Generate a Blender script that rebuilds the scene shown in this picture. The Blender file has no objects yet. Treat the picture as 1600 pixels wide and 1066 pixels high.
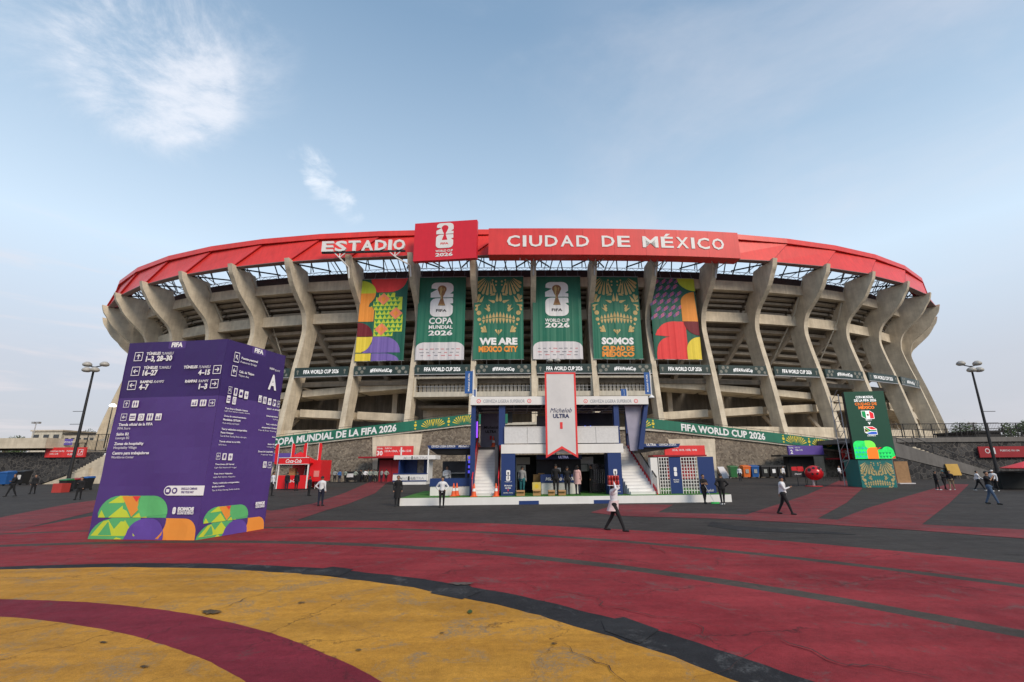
import bpy, bmesh, math, random
from mathutils import Vector, Matrix
random.seed(7)
D = bpy.data; SC = bpy.context.scene
COL = D.collections.new('scene'); SC.collection.children.link(COL)
R = math.radians
# ---------------- camera ----------------
PITCH, FPX, PX0, ROLL, CAMH = .257, 732.86, 829.6, .009, 2.25
cam = D.cameras.new('camera'); camo = D.objects.new('camera', cam); COL.objects.link(camo)
_r0, _u0, _f = Vector((1,0,0)), Vector((0,-math.sin(PITCH),math.cos(PITCH))), Vector((0,math.cos(PITCH),math.sin(PITCH)))
_c, _s = math.cos(ROLL), math.sin(ROLL)
_rt = _r0*_c - _u0*_s; _up = _r0*_s + _u0*_c
M = Matrix((( _rt.x,_up.x,-_f.x,0),(_rt.y,_up.y,-_f.y,0),(_rt.z,_up.z,-_f.z,CAMH),(0,0,0,1)))
camo.matrix_world = M
cam.sensor_width = 36; cam.lens = FPX/1600*36; cam.shift_x = -29.6/1600; cam.clip_start = .1; cam.clip_end = 6000
SC.camera = camo
# ---------------- light ----------------
SC.view_settings.view_transform = 'Standard'; SC.view_settings.look = 'None'
SC.view_settings.gamma = 1; SC.view_settings.exposure = 0.24
try: SC.view_settings.use_curve_mapping = False
except Exception: pass
SUN_DIR = Vector((.50,-.70,.62)).normalized()     # towards the sun, low behind the camera's right shoulder
sun = D.lights.new('sun','SUN'); sun.energy = 2.3; sun.angle = R(24); sun.color = (1,.86,.70)
suno = D.objects.new('sun', sun); COL.objects.link(suno)
suno.rotation_euler = SUN_DIR.to_track_quat('Z','Y').to_euler()
world = D.worlds.new('World'); SC.world = world; world.use_nodes = True
def build_world():
    nt = world.node_tree; N = nt.nodes; L = nt.links; N.clear()
    out = N.new('ShaderNodeOutputWorld'); bg = N.new('ShaderNodeBackground'); bg.inputs[1].default_value = .115
    L.new(bg.outputs[0], out.inputs[0])
    sky = N.new('ShaderNodeTexSky'); sky.sky_type = 'NISHITA'; sky.sun_disc = False
    sky.sun_elevation = math.asin(SUN_DIR.z); sky.sun_rotation = math.atan2(SUN_DIR.x, SUN_DIR.y)
    sky.air_density = 1.0; sky.dust_density = 1.2; sky.ozone_density = 1.0; sky.altitude = 2200
    tc = N.new('ShaderNodeTexCoord'); sep = N.new('ShaderNodeSeparateXYZ'); L.new(tc.outputs['Generated'], sep.inputs[0])
    def ramp(inp, stops):
        r = N.new('ShaderNodeValToRGB'); L.new(inp, r.inputs[0]); e = r.color_ramp.elements
        e[0].position, e[0].color = stops[0]; e[1].position, e[1].color = stops[-1]
        for p,c in stops[1:-1]:
            q = e.new(p); q.color = c
        return r
    g = lambda v: (v,v,v,1)
    # high thin haze: colour and cover by elevation
    hz = ramp(sep.outputs[2], [(0,(4.1,4.0,4.25,1)),(.16,(4.75,5.0,5.5,1)),(.36,(5.8,7.1,8.3,1)),(.55,(3.9,5.3,6.8,1)),(.75,(2.3,3.6,5.2,1)),(1,(1.8,2.9,4.5,1))])
    fa = ramp(sep.outputs[2], [(0,g(.95)),(.4,g(.8)),(1,g(.65))])
    mx = N.new('ShaderNodeMix'); mx.data_type='RGBA'
    L.new(fa.outputs[0], mx.inputs[0]); L.new(sky.outputs[0], mx.inputs[6]); L.new(hz.outputs[0], mx.inputs[7])
    def math_(op,a,b=None,clamp=False):
        m = N.new('ShaderNodeMath'); m.operation = op; m.use_clamp = clamp
        for i,x in enumerate((a,b)):
            if x is None: continue
            if isinstance(x,(int,float)): m.inputs[i].default_value = x
            else: L.new(x, m.inputs[i])
        return m.outputs[0]
    def noise(scale, det, rough, stretch, dist=0., off=(0,0,0), rot=(0,0,0)):
        mp = N.new('ShaderNodeMapping'); L.new(tc.outputs['Generated'], mp.inputs[0]); mp.inputs['Scale'].default_value = stretch
        mp.inputs['Location'].default_value = off; mp.inputs['Rotation'].default_value = rot
        n = N.new('ShaderNodeTexNoise'); L.new(mp.outputs[0], n.inputs[0]); n.inputs['Scale'].default_value = scale
        n.inputs['Detail'].default_value = det; n.inputs['Roughness'].default_value = rough; n.inputs['Distortion'].default_value = dist
        return n.outputs[0]
    def blob(d, r0, r1):
        dp = N.new('ShaderNodeVectorMath'); dp.operation='DOT_PRODUCT'; nrm = N.new('ShaderNodeVectorMath'); nrm.operation='NORMALIZE'
        L.new(tc.outputs['Generated'], nrm.inputs[0]); L.new(nrm.outputs[0], dp.inputs[0]); dp.inputs[1].default_value = Vector(d).normalized()
        mr = N.new('ShaderNodeMapRange'); mr.interpolation_type='SMOOTHSTEP'; L.new(dp.outputs['Value'], mr.inputs[0])
        mr.inputs[1].default_value = math.cos(R(r1)); mr.inputs[2].default_value = math.cos(R(r0)); return mr.outputs[0]
    col = mx.outputs[2]
    def cloud(mask, nz, lo, hi, amount, c):
        nonlocal col
        mr = N.new('ShaderNodeMapRange'); mr.interpolation_type='SMOOTHSTEP'; L.new(nz, mr.inputs[0]); mr.inputs[1].default_value=lo; mr.inputs[2].default_value=hi
        # the mask raises the threshold away from the cloud so that its edge stays ragged
        f = math_('MULTIPLY', math_('MULTIPLY', mr.outputs[0], mask), amount, True)
        m = N.new('ShaderNodeMix'); m.data_type='RGBA'; L.new(f, m.inputs[0]); L.new(col, m.inputs[6]); m.inputs[7].default_value = c; col = m.outputs[2]
    def addv(a,b): return math_('ADD',a,b)
    n1 = noise(3.6,10,.68,(1.0,1.0,1.7),.5,(.3,0,.2),(0,R(35),0))
    big = math_('MULTIPLY', addv(blob(pix(150,40),2,11), addv(blob(pix(235,110),2,8), addv(blob(pix(300,60),2,10), blob(pix(265,160),1,7)))), .55, True)
    cloud(big, addv(n1, math_('MULTIPLY',big,.13)), .50,.78,.74,(7.2,7.3,7.8,1))
    sm = addv(blob(pix(512,290),.4,3.2), addv(blob(pix(548,322),.4,2.6), blob(pix(490,262),.3,3)))
    cloud(math_('MULTIPLY',sm,.8,True), addv(noise(7,8,.6,(1,1,1.6),.4), math_('MULTIPLY',sm,.10)), .53,.76,.75,(8.0,8.2,8.6,1))
    lo = blob(pix(60,575),2,16)
    cloud(lo, noise(3,6,.55,(1,1,9),.3,(0,0,.37)), .50,.66,.45,(6.6,6.0,6.1,1))
    cloud(math_('MULTIPLY',addv(blob(pix(1350,230),4,36),blob(pix(1500,560),3,26)),.9,True), noise(1.9,9,.6,(1,1,2.4),.3,(.7,0,.1),(0,R(-30),0)), .42,.72,.30,(6.2,6.0,6.6,1))
    cloud(g1(N,L,sep), noise(1.3,8,.6,(1,1,3),.5,(3,1,2)), .52,.8,.25,(6.0,6.1,6.6,1))
    L.new(col, bg.inputs[0])
def g1(N,L,sep):
    mr = N.new('ShaderNodeMapRange'); L.new(sep.outputs[2], mr.inputs[0]); mr.inputs[1].default_value=0; mr.inputs[2].default_value=.2; return mr.outputs[0]
# ---------------- where a line of sight meets a surface of the place (world metres out) ----------------
def pix(u,v):
    a,b = u-PX0, 533-v
    return (_rt*(a/FPX)+_up*(b/FPX)+_f)
def G(u,v,z=0.):
    d = pix(u,v); t = (z-CAMH)/d.z; return Vector((t*d.x, t*d.y, z))
def W(u,v,Y):
    d = pix(u,v); t = Y/d.y; return Vector((t*d.x, Y, CAMH+t*d.z))
build_world()
# stadium plan: a super-ellipse, bays counted by k
CX,RA,RB,T0,DT,NE,RA0 = -2.339,122.72,112.32,-.760,.096,2.696,.018
CY = 76.5+RB
def ring(k, off=0., z=0.):
    th = T0+DT*k; s,c = math.sin(th), math.cos(th)
    r = 1/((abs(s/RA)**NE+abs(c/RB)**NE)**(1/NE)); X,Y = r*s,-r*c
    gx = math.copysign(abs(X/RA)**(NE-1)/RA, X); gy = math.copysign(abs(Y/RB)**(NE-1)/RB, Y); l = math.hypot(gx,gy); gx/=l; gy/=l
    X += gx*off; Y += gy*off; ca,sa = math.cos(RA0), math.sin(RA0)
    return Vector((CX+X*ca-Y*sa, CY+X*sa+Y*ca, z))
def rnorm(k):
    a = ring(k,0); b = ring(k,1); return (b-a).normalized()
# ---------------- materials ----------------
MATS = {}
def mat(name, col,  rough=.7, var=.12, scale=1.2, bump=0., bscale=30., metal=0., emit=0., spec=.4, streak=0., two=None, detail=6, alpha=1., joint=0.):
    if name in MATS: return MATS[name]
    m = D.materials.new(name); MATS[name] = m; m.use_nodes = True; nt = m.node_tree; N = nt.nodes; L = nt.links
    b = N['Principled BSDF']; b.inputs['Roughness'].default_value = rough; b.inputs['Metallic'].default_value = metal
    b.inputs['Specular IOR Level'].default_value = spec
    tc = N.new('ShaderNodeTexCoord'); n = N.new('ShaderNodeTexNoise'); L.new(tc.outputs['Object'], n.inputs[0])
    n.inputs['Scale'].default_value = scale; n.inputs['Detail'].default_value = detail; n.inputs['Roughness'].default_value = .62
    r = N.new('ShaderNodeValToRGB'); L.new(n.outputs[0], r.inputs[0]); e = r.color_ramp.elements
    c2 = two or col
    e[0].position=.3; e[0].color = tuple(max(0,x*(1-var)) for x in col)+(1,)
    e[1].position=.7; e[1].color = tuple(min(1,x*(1+var*.6)) for x in c2)+(1,)
    o = r.outputs[0]
    if streak>0:      # rain streaks and stains running down
        mp = N.new('ShaderNodeMapping'); L.new(tc.outputs['Object'], mp.inputs[0]); mp.inputs['Scale'].default_value=(1.6,1.6,.12)
        n2 = N.new('ShaderNodeTexNoise'); L.new(mp.outputs[0], n2.inputs[0]); n2.inputs['Scale'].default_value=1.1; n2.inputs['Detail'].default_value=7; n2.inputs['Roughness'].default_value=.65
        r2 = N.new('ShaderNodeValToRGB'); L.new(n2.outputs[0], r2.inputs[0]); r2.color_ramp.elements[0].position=.36; r2.color_ramp.elements[1].position=.62
        r2.color_ramp.elements[0].color=(1-streak,)*3+(1,); r2.color_ramp.elements[1].color=(1,1,1,1)
        mm = N.new('ShaderNodeMix'); mm.data_type='RGBA'; mm.blend_type='MULTIPLY'; mm.inputs[0].default_value=1
        L.new(o, mm.inputs[6]); L.new(r2.outputs[0], mm.inputs[7]); o = mm.outputs[2]
    if joint>0:       # pour joints of the shuttering, one every 1.3 m up, and fine board marks
        sp=N.new('ShaderNodeSeparateXYZ'); L.new(tc.outputs['Object'], sp.inputs[0])
        for per,w,am in ((1.3,.03,joint),(.26,.10,joint*.35)):
            m1=N.new('ShaderNodeMath'); m1.operation='DIVIDE'; L.new(sp.outputs[2],m1.inputs[0]); m1.inputs[1].default_value=per
            m2=N.new('ShaderNodeMath'); m2.operation='FRACT'; L.new(m1.outputs[0],m2.inputs[0])
            m3=N.new('ShaderNodeMath'); m3.operation='LESS_THAN'; L.new(m2.outputs[0],m3.inputs[0]); m3.inputs[1].default_value=w
            m4=N.new('ShaderNodeMath'); m4.operation='MULTIPLY'; L.new(m3.outputs[0],m4.inputs[0]); m4.inputs[1].default_value=am
            mj=N.new('ShaderNodeMix'); mj.data_type='RGBA'; L.new(m4.outputs[0],mj.inputs[0]); L.new(o,mj.inputs[6]); mj.inputs[7].default_value=(.05,.04,.03,1); o=mj.outputs[2]
    L.new(o, b.inputs['Base Color'])
    if emit>0:
        L.new(o, b.inputs['Emission Color']); b.inputs['Emission Strength'].default_value = emit
    if bump>0:
        n3 = N.new('ShaderNodeTexNoise'); L.new(tc.outputs['Object'], n3.inputs[0]); n3.inputs['Scale'].default_value=bscale; n3.inputs['Detail'].default_value=4
        bp = N.new('ShaderNodeBump'); bp.inputs['Strength'].default_value=bump; bp.inputs['Distance'].default_value=.02; L.new(n3.outputs[0], bp.inputs['Height']); L.new(bp.outputs[0], b.inputs['Normal'])
    if alpha<1: b.inputs['Alpha'].default_value = alpha
    return m
def ground_mat(name, col, col2, wear=0., wearcol=(.075,.07,.068), crack=.8, rough=.86, hole=0.):
    m = D.materials.new(name); m.use_nodes = True; nt = m.node_tree; N = nt.nodes; L = nt.links; b = N['Principled BSDF']
    b.inputs['Specular IOR Level'].default_value=.22
    geo = N.new('ShaderNodeNewGeometry'); P = geo.outputs['Position']
    def noise(s,d=8,ro=.62,di=0.,st=None):
        n = N.new('ShaderNodeTexNoise'); n.inputs['Scale'].default_value=s; n.inputs['Detail'].default_value=d; n.inputs['Roughness'].default_value=ro; n.inputs['Distortion'].default_value=di
        if st:
            mp = N.new('ShaderNodeMapping'); L.new(P, mp.inputs[0]); mp.inputs['Scale'].default_value=st[0]; mp.inputs['Rotation'].default_value=(0,0,st[1]); L.new(mp.outputs[0], n.inputs[0])
        else: L.new(P, n.inputs[0])
        return n.outputs[0]
    def ramp(i,p0,c0,p1,c1):
        r = N.new('ShaderNodeValToRGB'); L.new(i, r.inputs[0]); e=r.color_ramp.elements; e[0].position=p0; e[1].position=p1
        e[0].color = c0 if len(c0)==4 else c0+(1,); e[1].color = c1 if len(c1)==4 else c1+(1,); return r.outputs[0]
    def mix(f,a,bb,mode='MIX'):
        x = N.new('ShaderNodeMix'); x.data_type='RGBA'; x.blend_type=mode
        for i,v in ((0,f),(6,a),(7,bb)):
            if isinstance(v,(int,float)): x.inputs[i].default_value=v
            elif isinstance(v,tuple): x.inputs[i].default_value=v if len(v)==4 else v+(1,)
            else: L.new(v,x.inputs[i])
        return x.outputs[2]
    c = ramp(noise(.35,9,.65,.6), .34, col, .68, col2)
    # tyre and wash marks drawn out along one direction, then fine grain
    c = mix(.75, c, ramp(noise(1.1,7,.6,.3,((.22,1.6,1),R(-14))), .30,(.68,.66,.66),.62,(1.12,1.10,1.08)), 'MULTIPLY')
    c = mix(.9, c, ramp(noise(95,4,.8), .32,(.58,.58,.58),.68,(1.26,1.26,1.26)), 'MULTIPLY')
    c = mix(.55, c, ramp(noise(17,6,.75,.5), .36,(.70,.68,.68),.60,(1.06,1.05,1.05)), 'MULTIPLY')
    c = mix(.7, c, ramp(noise(6,6,.7), .36,(.82,.80,.80),.6,(1.03,1.03,1.03)), 'MULTIPLY')
    if wear>0:
        w = ramp(noise(1.3,10,.74,.8), .60-wear*.18,(0,0,0),.67-wear*.12,(1,1,1))
        w2 = ramp(noise(26,5,.75), .42,(0,0,0),.56,(1,1,1))
        w = mix(1., w, w2, 'MULTIPLY')
        c = mix(w, c, wearcol)
        sp = ramp(noise(34,3,.6), .70,(0,0,0),.73,(1,1,1)); pt = ramp(noise(.9,3,.6), .5,(0,0,0),.66,(1,1,1))
        c = mix(mix(1.,sp,pt,'MULTIPLY'), c, (.05,.045,.04))
    # cracks
    dv = N.new('ShaderNodeTexNoise'); dv.inputs['Scale'].default_value=1.7; dv.inputs['Detail'].default_value=8; dv.inputs['Roughness'].default_value=.7; L.new(P, dv.inputs[0])
    va = N.new('ShaderNodeVectorMath'); va.operation='MULTIPLY_ADD'; L.new(dv.outputs['Color'], va.inputs[0]); va.inputs[1].default_value=(1.1,1.1,0); L.new(P, va.inputs[2])
    fl = N.new('ShaderNodeVectorMath'); fl.operation='MULTIPLY'; L.new(va.outputs[0], fl.inputs[0]); fl.inputs[1].default_value=(1,1,0)
    vo = N.new('ShaderNodeTexVoronoi'); vo.feature='DISTANCE_TO_EDGE'; vo.voronoi_dimensions='2D'; L.new(fl.outputs[0], vo.inputs['Vector']); vo.inputs['Scale'].default_value=.36
    ck = ramp(vo.outputs['Distance'], .0,(1,1,1),.007,(0,0,0))
    ckm = ramp(noise(.45,4,.6), .44,(0,0,0),.56,(1,1,1))
    ck = mix(1., ck, ckm, 'MULTIPLY')
    vo2 = N.new('ShaderNodeTexVoronoi'); vo2.feature='DISTANCE_TO_EDGE'; vo2.voronoi_dimensions='2D'; L.new(fl.outputs[0], vo2.inputs['Vector']); vo2.inputs['Scale'].default_value=1.3
    ck2 = mix(1., ramp(vo2.outputs['Distance'], .0,(.5,.5,.5),.016,(0,0,0)), ramp(noise(.8,5,.7,.4), .56,(0,0,0),.64,(1,1,1)), 'MULTIPLY')
    ck = mix(1., ck, ck2, 'ADD')
    c = mix(mix(1.,ck,(crack,crack,crack),'MULTIPLY'), c, (.025,.02,.02))
    L.new(c, b.inputs['Base Color'])
    L.new(ramp(noise(2.5,6,.6), .3,(rough-.14,)*3,.7,(min(1,rough+.06),)*3), b.inputs['Roughness'])
    bp = N.new('ShaderNodeBump'); bp.inputs['Strength'].default_value=.5; bp.inputs['Distance'].default_value=.012
    h = N.new('ShaderNodeMath'); h.operation='SUBTRACT'; L.new(noise(60,5,.7), h.inputs[0]); L.new(ck, h.inputs[1]); L.new(h.outputs[0], bp.inputs['Height']); L.new(bp.outputs[0], b.inputs['Normal'])
    MATS[name]=m; return m
def stone_mat(name, c0, c1, joint, scale):
    m = D.materials.new(name); m.use_nodes=True; nt=m.node_tree; N=nt.nodes; L=nt.links; b=N['Principled BSDF']; b.inputs['Roughness'].default_value=.9
    tc = N.new('ShaderNodeTexCoord')
    nz = N.new('ShaderNodeTexNoise'); nz.inputs['Scale'].default_value=scale*.6; L.new(tc.outputs['Object'], nz.inputs[0])
    va = N.new('ShaderNodeVectorMath'); va.operation='MULTIPLY_ADD'; L.new(nz.outputs['Color'], va.inputs[0]); va.inputs[1].default_value=(.35,.35,.35); L.new(tc.outputs['Object'], va.inputs[2])
    v1 = N.new('ShaderNodeTexVoronoi'); v1.inputs['Scale'].default_value=scale; L.new(va.outputs[0], v1.inputs['Vector'])
    v2 = N.new('ShaderNodeTexVoronoi'); v2.feature='DISTANCE_TO_EDGE'; v2.inputs['Scale'].default_value=scale; L.new(va.outputs[0], v2.inputs['Vector'])
    sp = N.new('ShaderNodeSeparateColor'); L.new(v1.outputs['Color'], sp.inputs[0])
    r = N.new('ShaderNodeValToRGB'); L.new(sp.outputs[0], r.inputs[0]); r.color_ramp.elements[0].color=c0+(1,); r.color_ramp.elements[1].color=c1+(1,)
    j = N.new('ShaderNodeValToRGB'); L.new(v2.outputs['Distance'], j.inputs[0]); j.color_ramp.elements[0].position=.02; j.color_ramp.elements[1].position=.09
    mx = N.new('ShaderNodeMix'); mx.data_type='RGBA'; L.new(j.outputs[0], mx.inputs[0]); mx.inputs[6].default_value=joint+(1,); L.new(r.outputs[0], mx.inputs[7])
    n3 = N.new('ShaderNodeTexNoise'); n3.inputs['Scale'].default_value=.25; n3.inputs['Detail'].default_value=6; L.new(tc.outputs['Object'], n3.inputs[0])
    r3 = N.new('ShaderNodeValToRGB'); L.new(n3.outputs[0], r3.inputs[0]); r3.color_ramp.elements[0].position=.3; r3.color_ramp.elements[1].position=.7; r3.color_ramp.elements[0].color=(.75,.75,.75,1)
    mm = N.new('ShaderNodeMix'); mm.data_type='RGBA'; mm.blend_type='MULTIPLY'; mm.inputs[0].default_value=1; L.new(mx.outputs[2], mm.inputs[6]); L.new(r3.outputs[0], mm.inputs[7])
    L.new(mm.outputs[2], b.inputs['Base Color'])
    bp = N.new('ShaderNodeBump'); bp.inputs['Strength'].default_value=.8; bp.inputs['Distance'].default_value=.06; L.new(j.outputs[0], bp.inputs['Height']); L.new(bp.outputs[0], b.inputs['Normal'])
    MATS[name]=m; return m
ASPH = ground_mat('asphalt',(.050,.045,.041),(.074,.067,.060),0,crack=.5)
REDP = ground_mat('red_paint',(.25,.022,.030),(.38,.046,.054),.30,(.15,.085,.08),crack=.9)
REDF = ground_mat('red_paint_faded',(.20,.032,.038),(.30,.062,.066),.5,(.10,.07,.07),crack=.5)
YELP = ground_mat('yellow_paint',(.54,.255,.032),(.65,.33,.050),.5,(.27,.19,.11),crack=.8)
BLKP = ground_mat('tar_band',(.020,.021,.024),(.040,.040,.043),.3,(.10,.10,.10),crack=.6)
GRYP = ground_mat('grey_band',(.070,.056,.048),(.105,.085,.072),.3,(.14,.07,.065),crack=.4)
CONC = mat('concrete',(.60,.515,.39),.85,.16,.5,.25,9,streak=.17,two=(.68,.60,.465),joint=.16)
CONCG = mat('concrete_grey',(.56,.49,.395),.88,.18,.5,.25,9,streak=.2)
CONCD = mat('concrete_shaded',(.27,.235,.19),.9,.25,.4,streak=.2)  # concrete darkened, shade under the stands is put into the colour
CONCL = mat('concrete_light',(.58,.54,.45),.8,.1,.6,streak=.2)
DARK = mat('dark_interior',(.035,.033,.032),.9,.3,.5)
REDM = mat('red_cladding',(.80,.045,.034),.38,.12,.25,.12,1.2,spec=.5,streak=.14)
REDS = mat('red_sign',(.76,.045,.045),.45,.10,.3,.15,1.5,streak=.14)
REDD = mat('red_dark',(.30,.012,.02),.6,.12)
WHITE = mat('white_paint',(.80,.79,.77),.5,.05,1)
WHITP = mat('white_print',(.84,.84,.84),.55,.02,1)
BLACKM = mat('black_steel',(.018,.018,.020),.5,.2)
GALV = mat('galvanised_steel',(.42,.42,.43),.5,.15,metal=.5)
STONE = stone_mat('rubble_stone',(.13,.10,.075),(.34,.28,.21),(.25,.21,.165),3.6)
LAVA = stone_mat('lava_stone',(.018,.018,.020),(.07,.068,.068),(.12,.11,.10),1.7)
# ---------------- object helpers ----------------
MW = {}
def obj(name, verts, faces, m, parent=None, kind=None, smooth=False, mats=None, mi=None):
    me = D.meshes.new(name); me.from_pydata([tuple(v) for v in verts], [], faces)
    if mats:
        for x in mats: me.materials.append(x)
        me.polygons.foreach_set('material_index', mi)
    else: me.materials.append(m)
    if smooth: me.polygons.foreach_set('use_smooth',[True]*len(me.polygons))
    me.update()
    o = D.objects.new(name, me); COL.objects.link(o)
    if parent is not None:
        o.parent = parent
        if parent.name in MW: o.matrix_parent_inverse = MW[parent.name]
    if kind: o['kind'] = kind
    return o
def tag(o,label,cat,group=None):
    o['label']=label; o['category']=cat
    if group: o['group']=group
    return o
def thing(name,label,cat,loc=(0,0,0),rz=0.,group=None,local=False):
    o = D.objects.new(name,None); COL.objects.link(o); o.location=loc; o.rotation_euler=(0,0,rz); o.empty_display_size=.3
    if not local: MW[o.name] = (Matrix.Translation(Vector(loc)) @ Matrix.Rotation(rz,4,'Z')).inverted()
    return tag(o,label,cat,group)
class MB:
    def __init__(s): s.v=[]; s.f=[]
    def add(s, vs, fs):
        n=len(s.v); s.v+= [Vector(x) for x in vs]; s.f+=[tuple(i+n for i in f) for f in fs]; return s
    def box(s, x0,x1,y0,y1,z0,z1):
        return s.add([(x0,y0,z0),(x1,y0,z0),(x1,y1,z0),(x0,y1,z0),(x0,y0,z1),(x1,y0,z1),(x1,y1,z1),(x0,y1,z1)],
              [(0,3,2,1),(4,5,6,7),(0,1,5,4),(1,2,6,5),(2,3,7,6),(3,0,4,7)])
    def hexa(s, a, b):   # two quads a,b (4 points each)
        return s.add(list(a)+list(b), [(0,3,2,1),(4,5,6,7),(0,1,5,4),(1,2,6,5),(2,3,7,6),(3,0,4,7)])
    def prism(s, pts, off):   # polygon pts extruded by vector off
        n=len(pts); off=Vector(off); pts=[Vector(p) for p in pts]
        return s.add(pts+[p+off for p in pts],[tuple(range(n))[::-1],tuple(range(n,2*n))]+[(i,(i+1)%n,(i+1)%n+n,i+n) for i in range(n)])
    def tube(s, a, b, r, r2=None, n=6, cap=True):
        a=Vector(a); b=Vector(b); r2 = r if r2 is None else r2; d=(b-a)
        if d.length<1e-6: return s
        d.normalize(); u=d.orthogonal().normalized(); w=d.cross(u)
        vs=[a+(u*math.cos(t)+w*math.sin(t))*r for t in [2*math.pi*i/n for i in range(n)]]+[b+(u*math.cos(t)+w*math.sin(t))*r2 for t in [2*math.pi*i/n for i in range(n)]]
        fs=[(i,(i+1)%n,(i+1)%n+n,i+n) for i in range(n)]
        if cap: fs+=[tuple(range(n))[::-1],tuple(range(n,2*n))]
        return s.add(vs,fs)
    def bar(s, a, b, w, h, up=(0,0,1)):
        a=Vector(a); b=Vector(b); d=(b-a).normalized(); x=d.cross(Vector(up)).normalized(); y=x.cross(d)
        q=lambda p:[p-x*w/2-y*h/2,p+x*w/2-y*h/2,p+x*w/2+y*h/2,p-x*w/2+y*h/2]
        return s.hexa(q(a),q(b))
    def lathe(s, prof, c=(0,0,0), n=16, ax='z'):
        c=Vector(c); vs=[]; m=len(prof)
        for i in range(n):
            t=2*math.pi*i/n
            for r,z in prof: vs.append(c+(Vector((r*math.cos(t),r*math.sin(t),z)) if ax=='z' else Vector((r*math.cos(t),z,r*math.sin(t)))))
        fs=[(i*m+j,((i+1)%n)*m+j,((i+1)%n)*m+j+1,i*m+j+1) for i in range(n) for j in range(m-1)]
        return s.add(vs,fs)
    def build(s,name,m,parent=None,kind=None,smooth=False): return obj(name,s.v,s.f,m,parent,kind,smooth)
# text meshes
_TC={}
def text_mesh(t, bold=.0, shear=0.):
    k=(t,bold,shear)
    if k in _TC: return _TC[k]
    c = D.curves.new('t','FONT'); c.body=t; c.size=1; c.offset=bold; c.shear=shear; c.resolution_u=2; c.fill_mode='FRONT'; c.dimensions='2D'
    o = D.objects.new('t',c); COL.objects.link(o); bpy.context.view_layer.update()
    dg = bpy.context.evaluated_depsgraph_get(); me = D.meshes.new_from_object(o.evaluated_get(dg))
    v=[(x.co.x,x.co.y) for x in me.vertices]; f=[tuple(p.vertices) for p in me.polygons]
    D.objects.remove(o); D.meshes.remove(me)
    _TC[k]=(v,f); return _TC[k]
class Panel:
    """a flat (or gently folded) face of a thing: O lower-left corner, X along it, U up, N out of it"""
    def __init__(s,parent,O,X,N,U=(0,0,1),fold=None,cuts=None):
        s.p=parent; s.O=Vector(O); s.X=Vector(X).normalized(); s.U=Vector(U).normalized(); s.N=Vector(N).normalized(); s.fold=fold; s.cuts=cuts
    def w(s,x,y,d): 
        return s.O+s.X*x+s.U*y+s.N*(d+(s.fold(x,y) if s.fold else 0))
    def uv(s,u,v):      # line of sight -> point on the face
        d=pix(u,v); o=Vector((0,0,CAMH)); t=(s.O-o).dot(s.N)/d.dot(s.N); q=o+d*t-s.O; return q.dot(s.X),q.dot(s.U)
    def emit(s,name,m,polys,d,thick=0.,vf=None,kind=None):
        bm=bmesh.new()
        if vf:
            vs,fs=vf; bv=[bm.verts.new((x,y,0)) for x,y in vs]
            for f in fs:
                try: bm.faces.new([bv[i] for i in f])
                except ValueError: pass
        for P in (polys or []):
            bv=[bm.verts.new((p[0],p[1],0)) for p in P]; bm.faces.new(bv)
        if s.cuts:
            for x in s.cuts[0]: bmesh.ops.bisect_plane(bm,geom=bm.verts[:]+bm.edges[:]+bm.faces[:],plane_co=(x,0,0),plane_no=(1,0,0))
            for y in s.cuts[1]: bmesh.ops.bisect_plane(bm,geom=bm.verts[:]+bm.edges[:]+bm.faces[:],plane_co=(0,y,0),plane_no=(0,1,0))
        if thick>0:
            r=bmesh.ops.extrude_face_region(bm,geom=bm.faces[:]); 
            for e in r['geom']:
                if isinstance(e,bmesh.types.BMVert): e.co.z=-thick
        vs=[s.w(v.co.x,v.co.y,d+v.co.z) for v in bm.verts]; bm.verts.index_update()
        fs=[tuple(v.index for v in f.verts) for f in bm.faces]; bm.free()
        return obj(name,vs,fs,m,s.p,kind)
    def text(s,t,x,y,h,m,w=None,al='l',bold=.012,shear=0.,d=.012,name='lettering',thick=0.):
        """x,y baseline start (or centre / right end), h = capital height; w = wanted width"""
        v,f=text_mesh(t,bold,shear)
        if not v: return
        x0=min(p[0] for p in v); x1=max(p[0] for p in v); sy=h/.70; sx=sy if w is None else w/(x1-x0)
        ox = {'l':0,'c':-.5,'r':-1}[al]*(x1-x0)*sx
        vv=[(x+ox+(a-x0)*sx, y+b*sy) for a,b in v]
        return s.emit(name,m,None,d,thick,(vv,f))
def arc(cx,cy,rx,ry,a0,a1,n=10): return [(cx+rx*math.cos(R(a0+(a1-a0)*i/n)),cy+ry*math.sin(R(a0+(a1-a0)*i/n))) for i in range(n+1)]
def rect(x0,y0,x1,y1): return [(x0,y0),(x1,y0),(x1,y1),(x0,y1)]
def rrect(x0,y0,x1,y1,r,n=4): return arc(x1-r,y0+r,r,r,-90,0,n)+arc(x1-r,y1-r,r,r,0,90,n)+arc(x0+r,y1-r,r,r,90,180,n)+arc(x0+r,y0+r,r,r,180,270,n)
def petal(cx,cy,ang,l,w,n=7):   # teardrop: point at c, fat end at distance l
    ca,sa=math.cos(R(ang)),math.sin(R(ang)); o=[(0,0)]
    r=w/2
    for i in range(n+1):
        t=R(-100+200*i/n); o.append((l-r+r*math.cos(t), r*math.sin(t)))
    return [(cx+a*ca-b*sa, cy+a*sa+b*ca) for a,b in o]
def disc(cx,cy,r,ry=None,n=12): return arc(cx,cy,r,ry or r,0,360*(n-1)/n,n-1)
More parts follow.
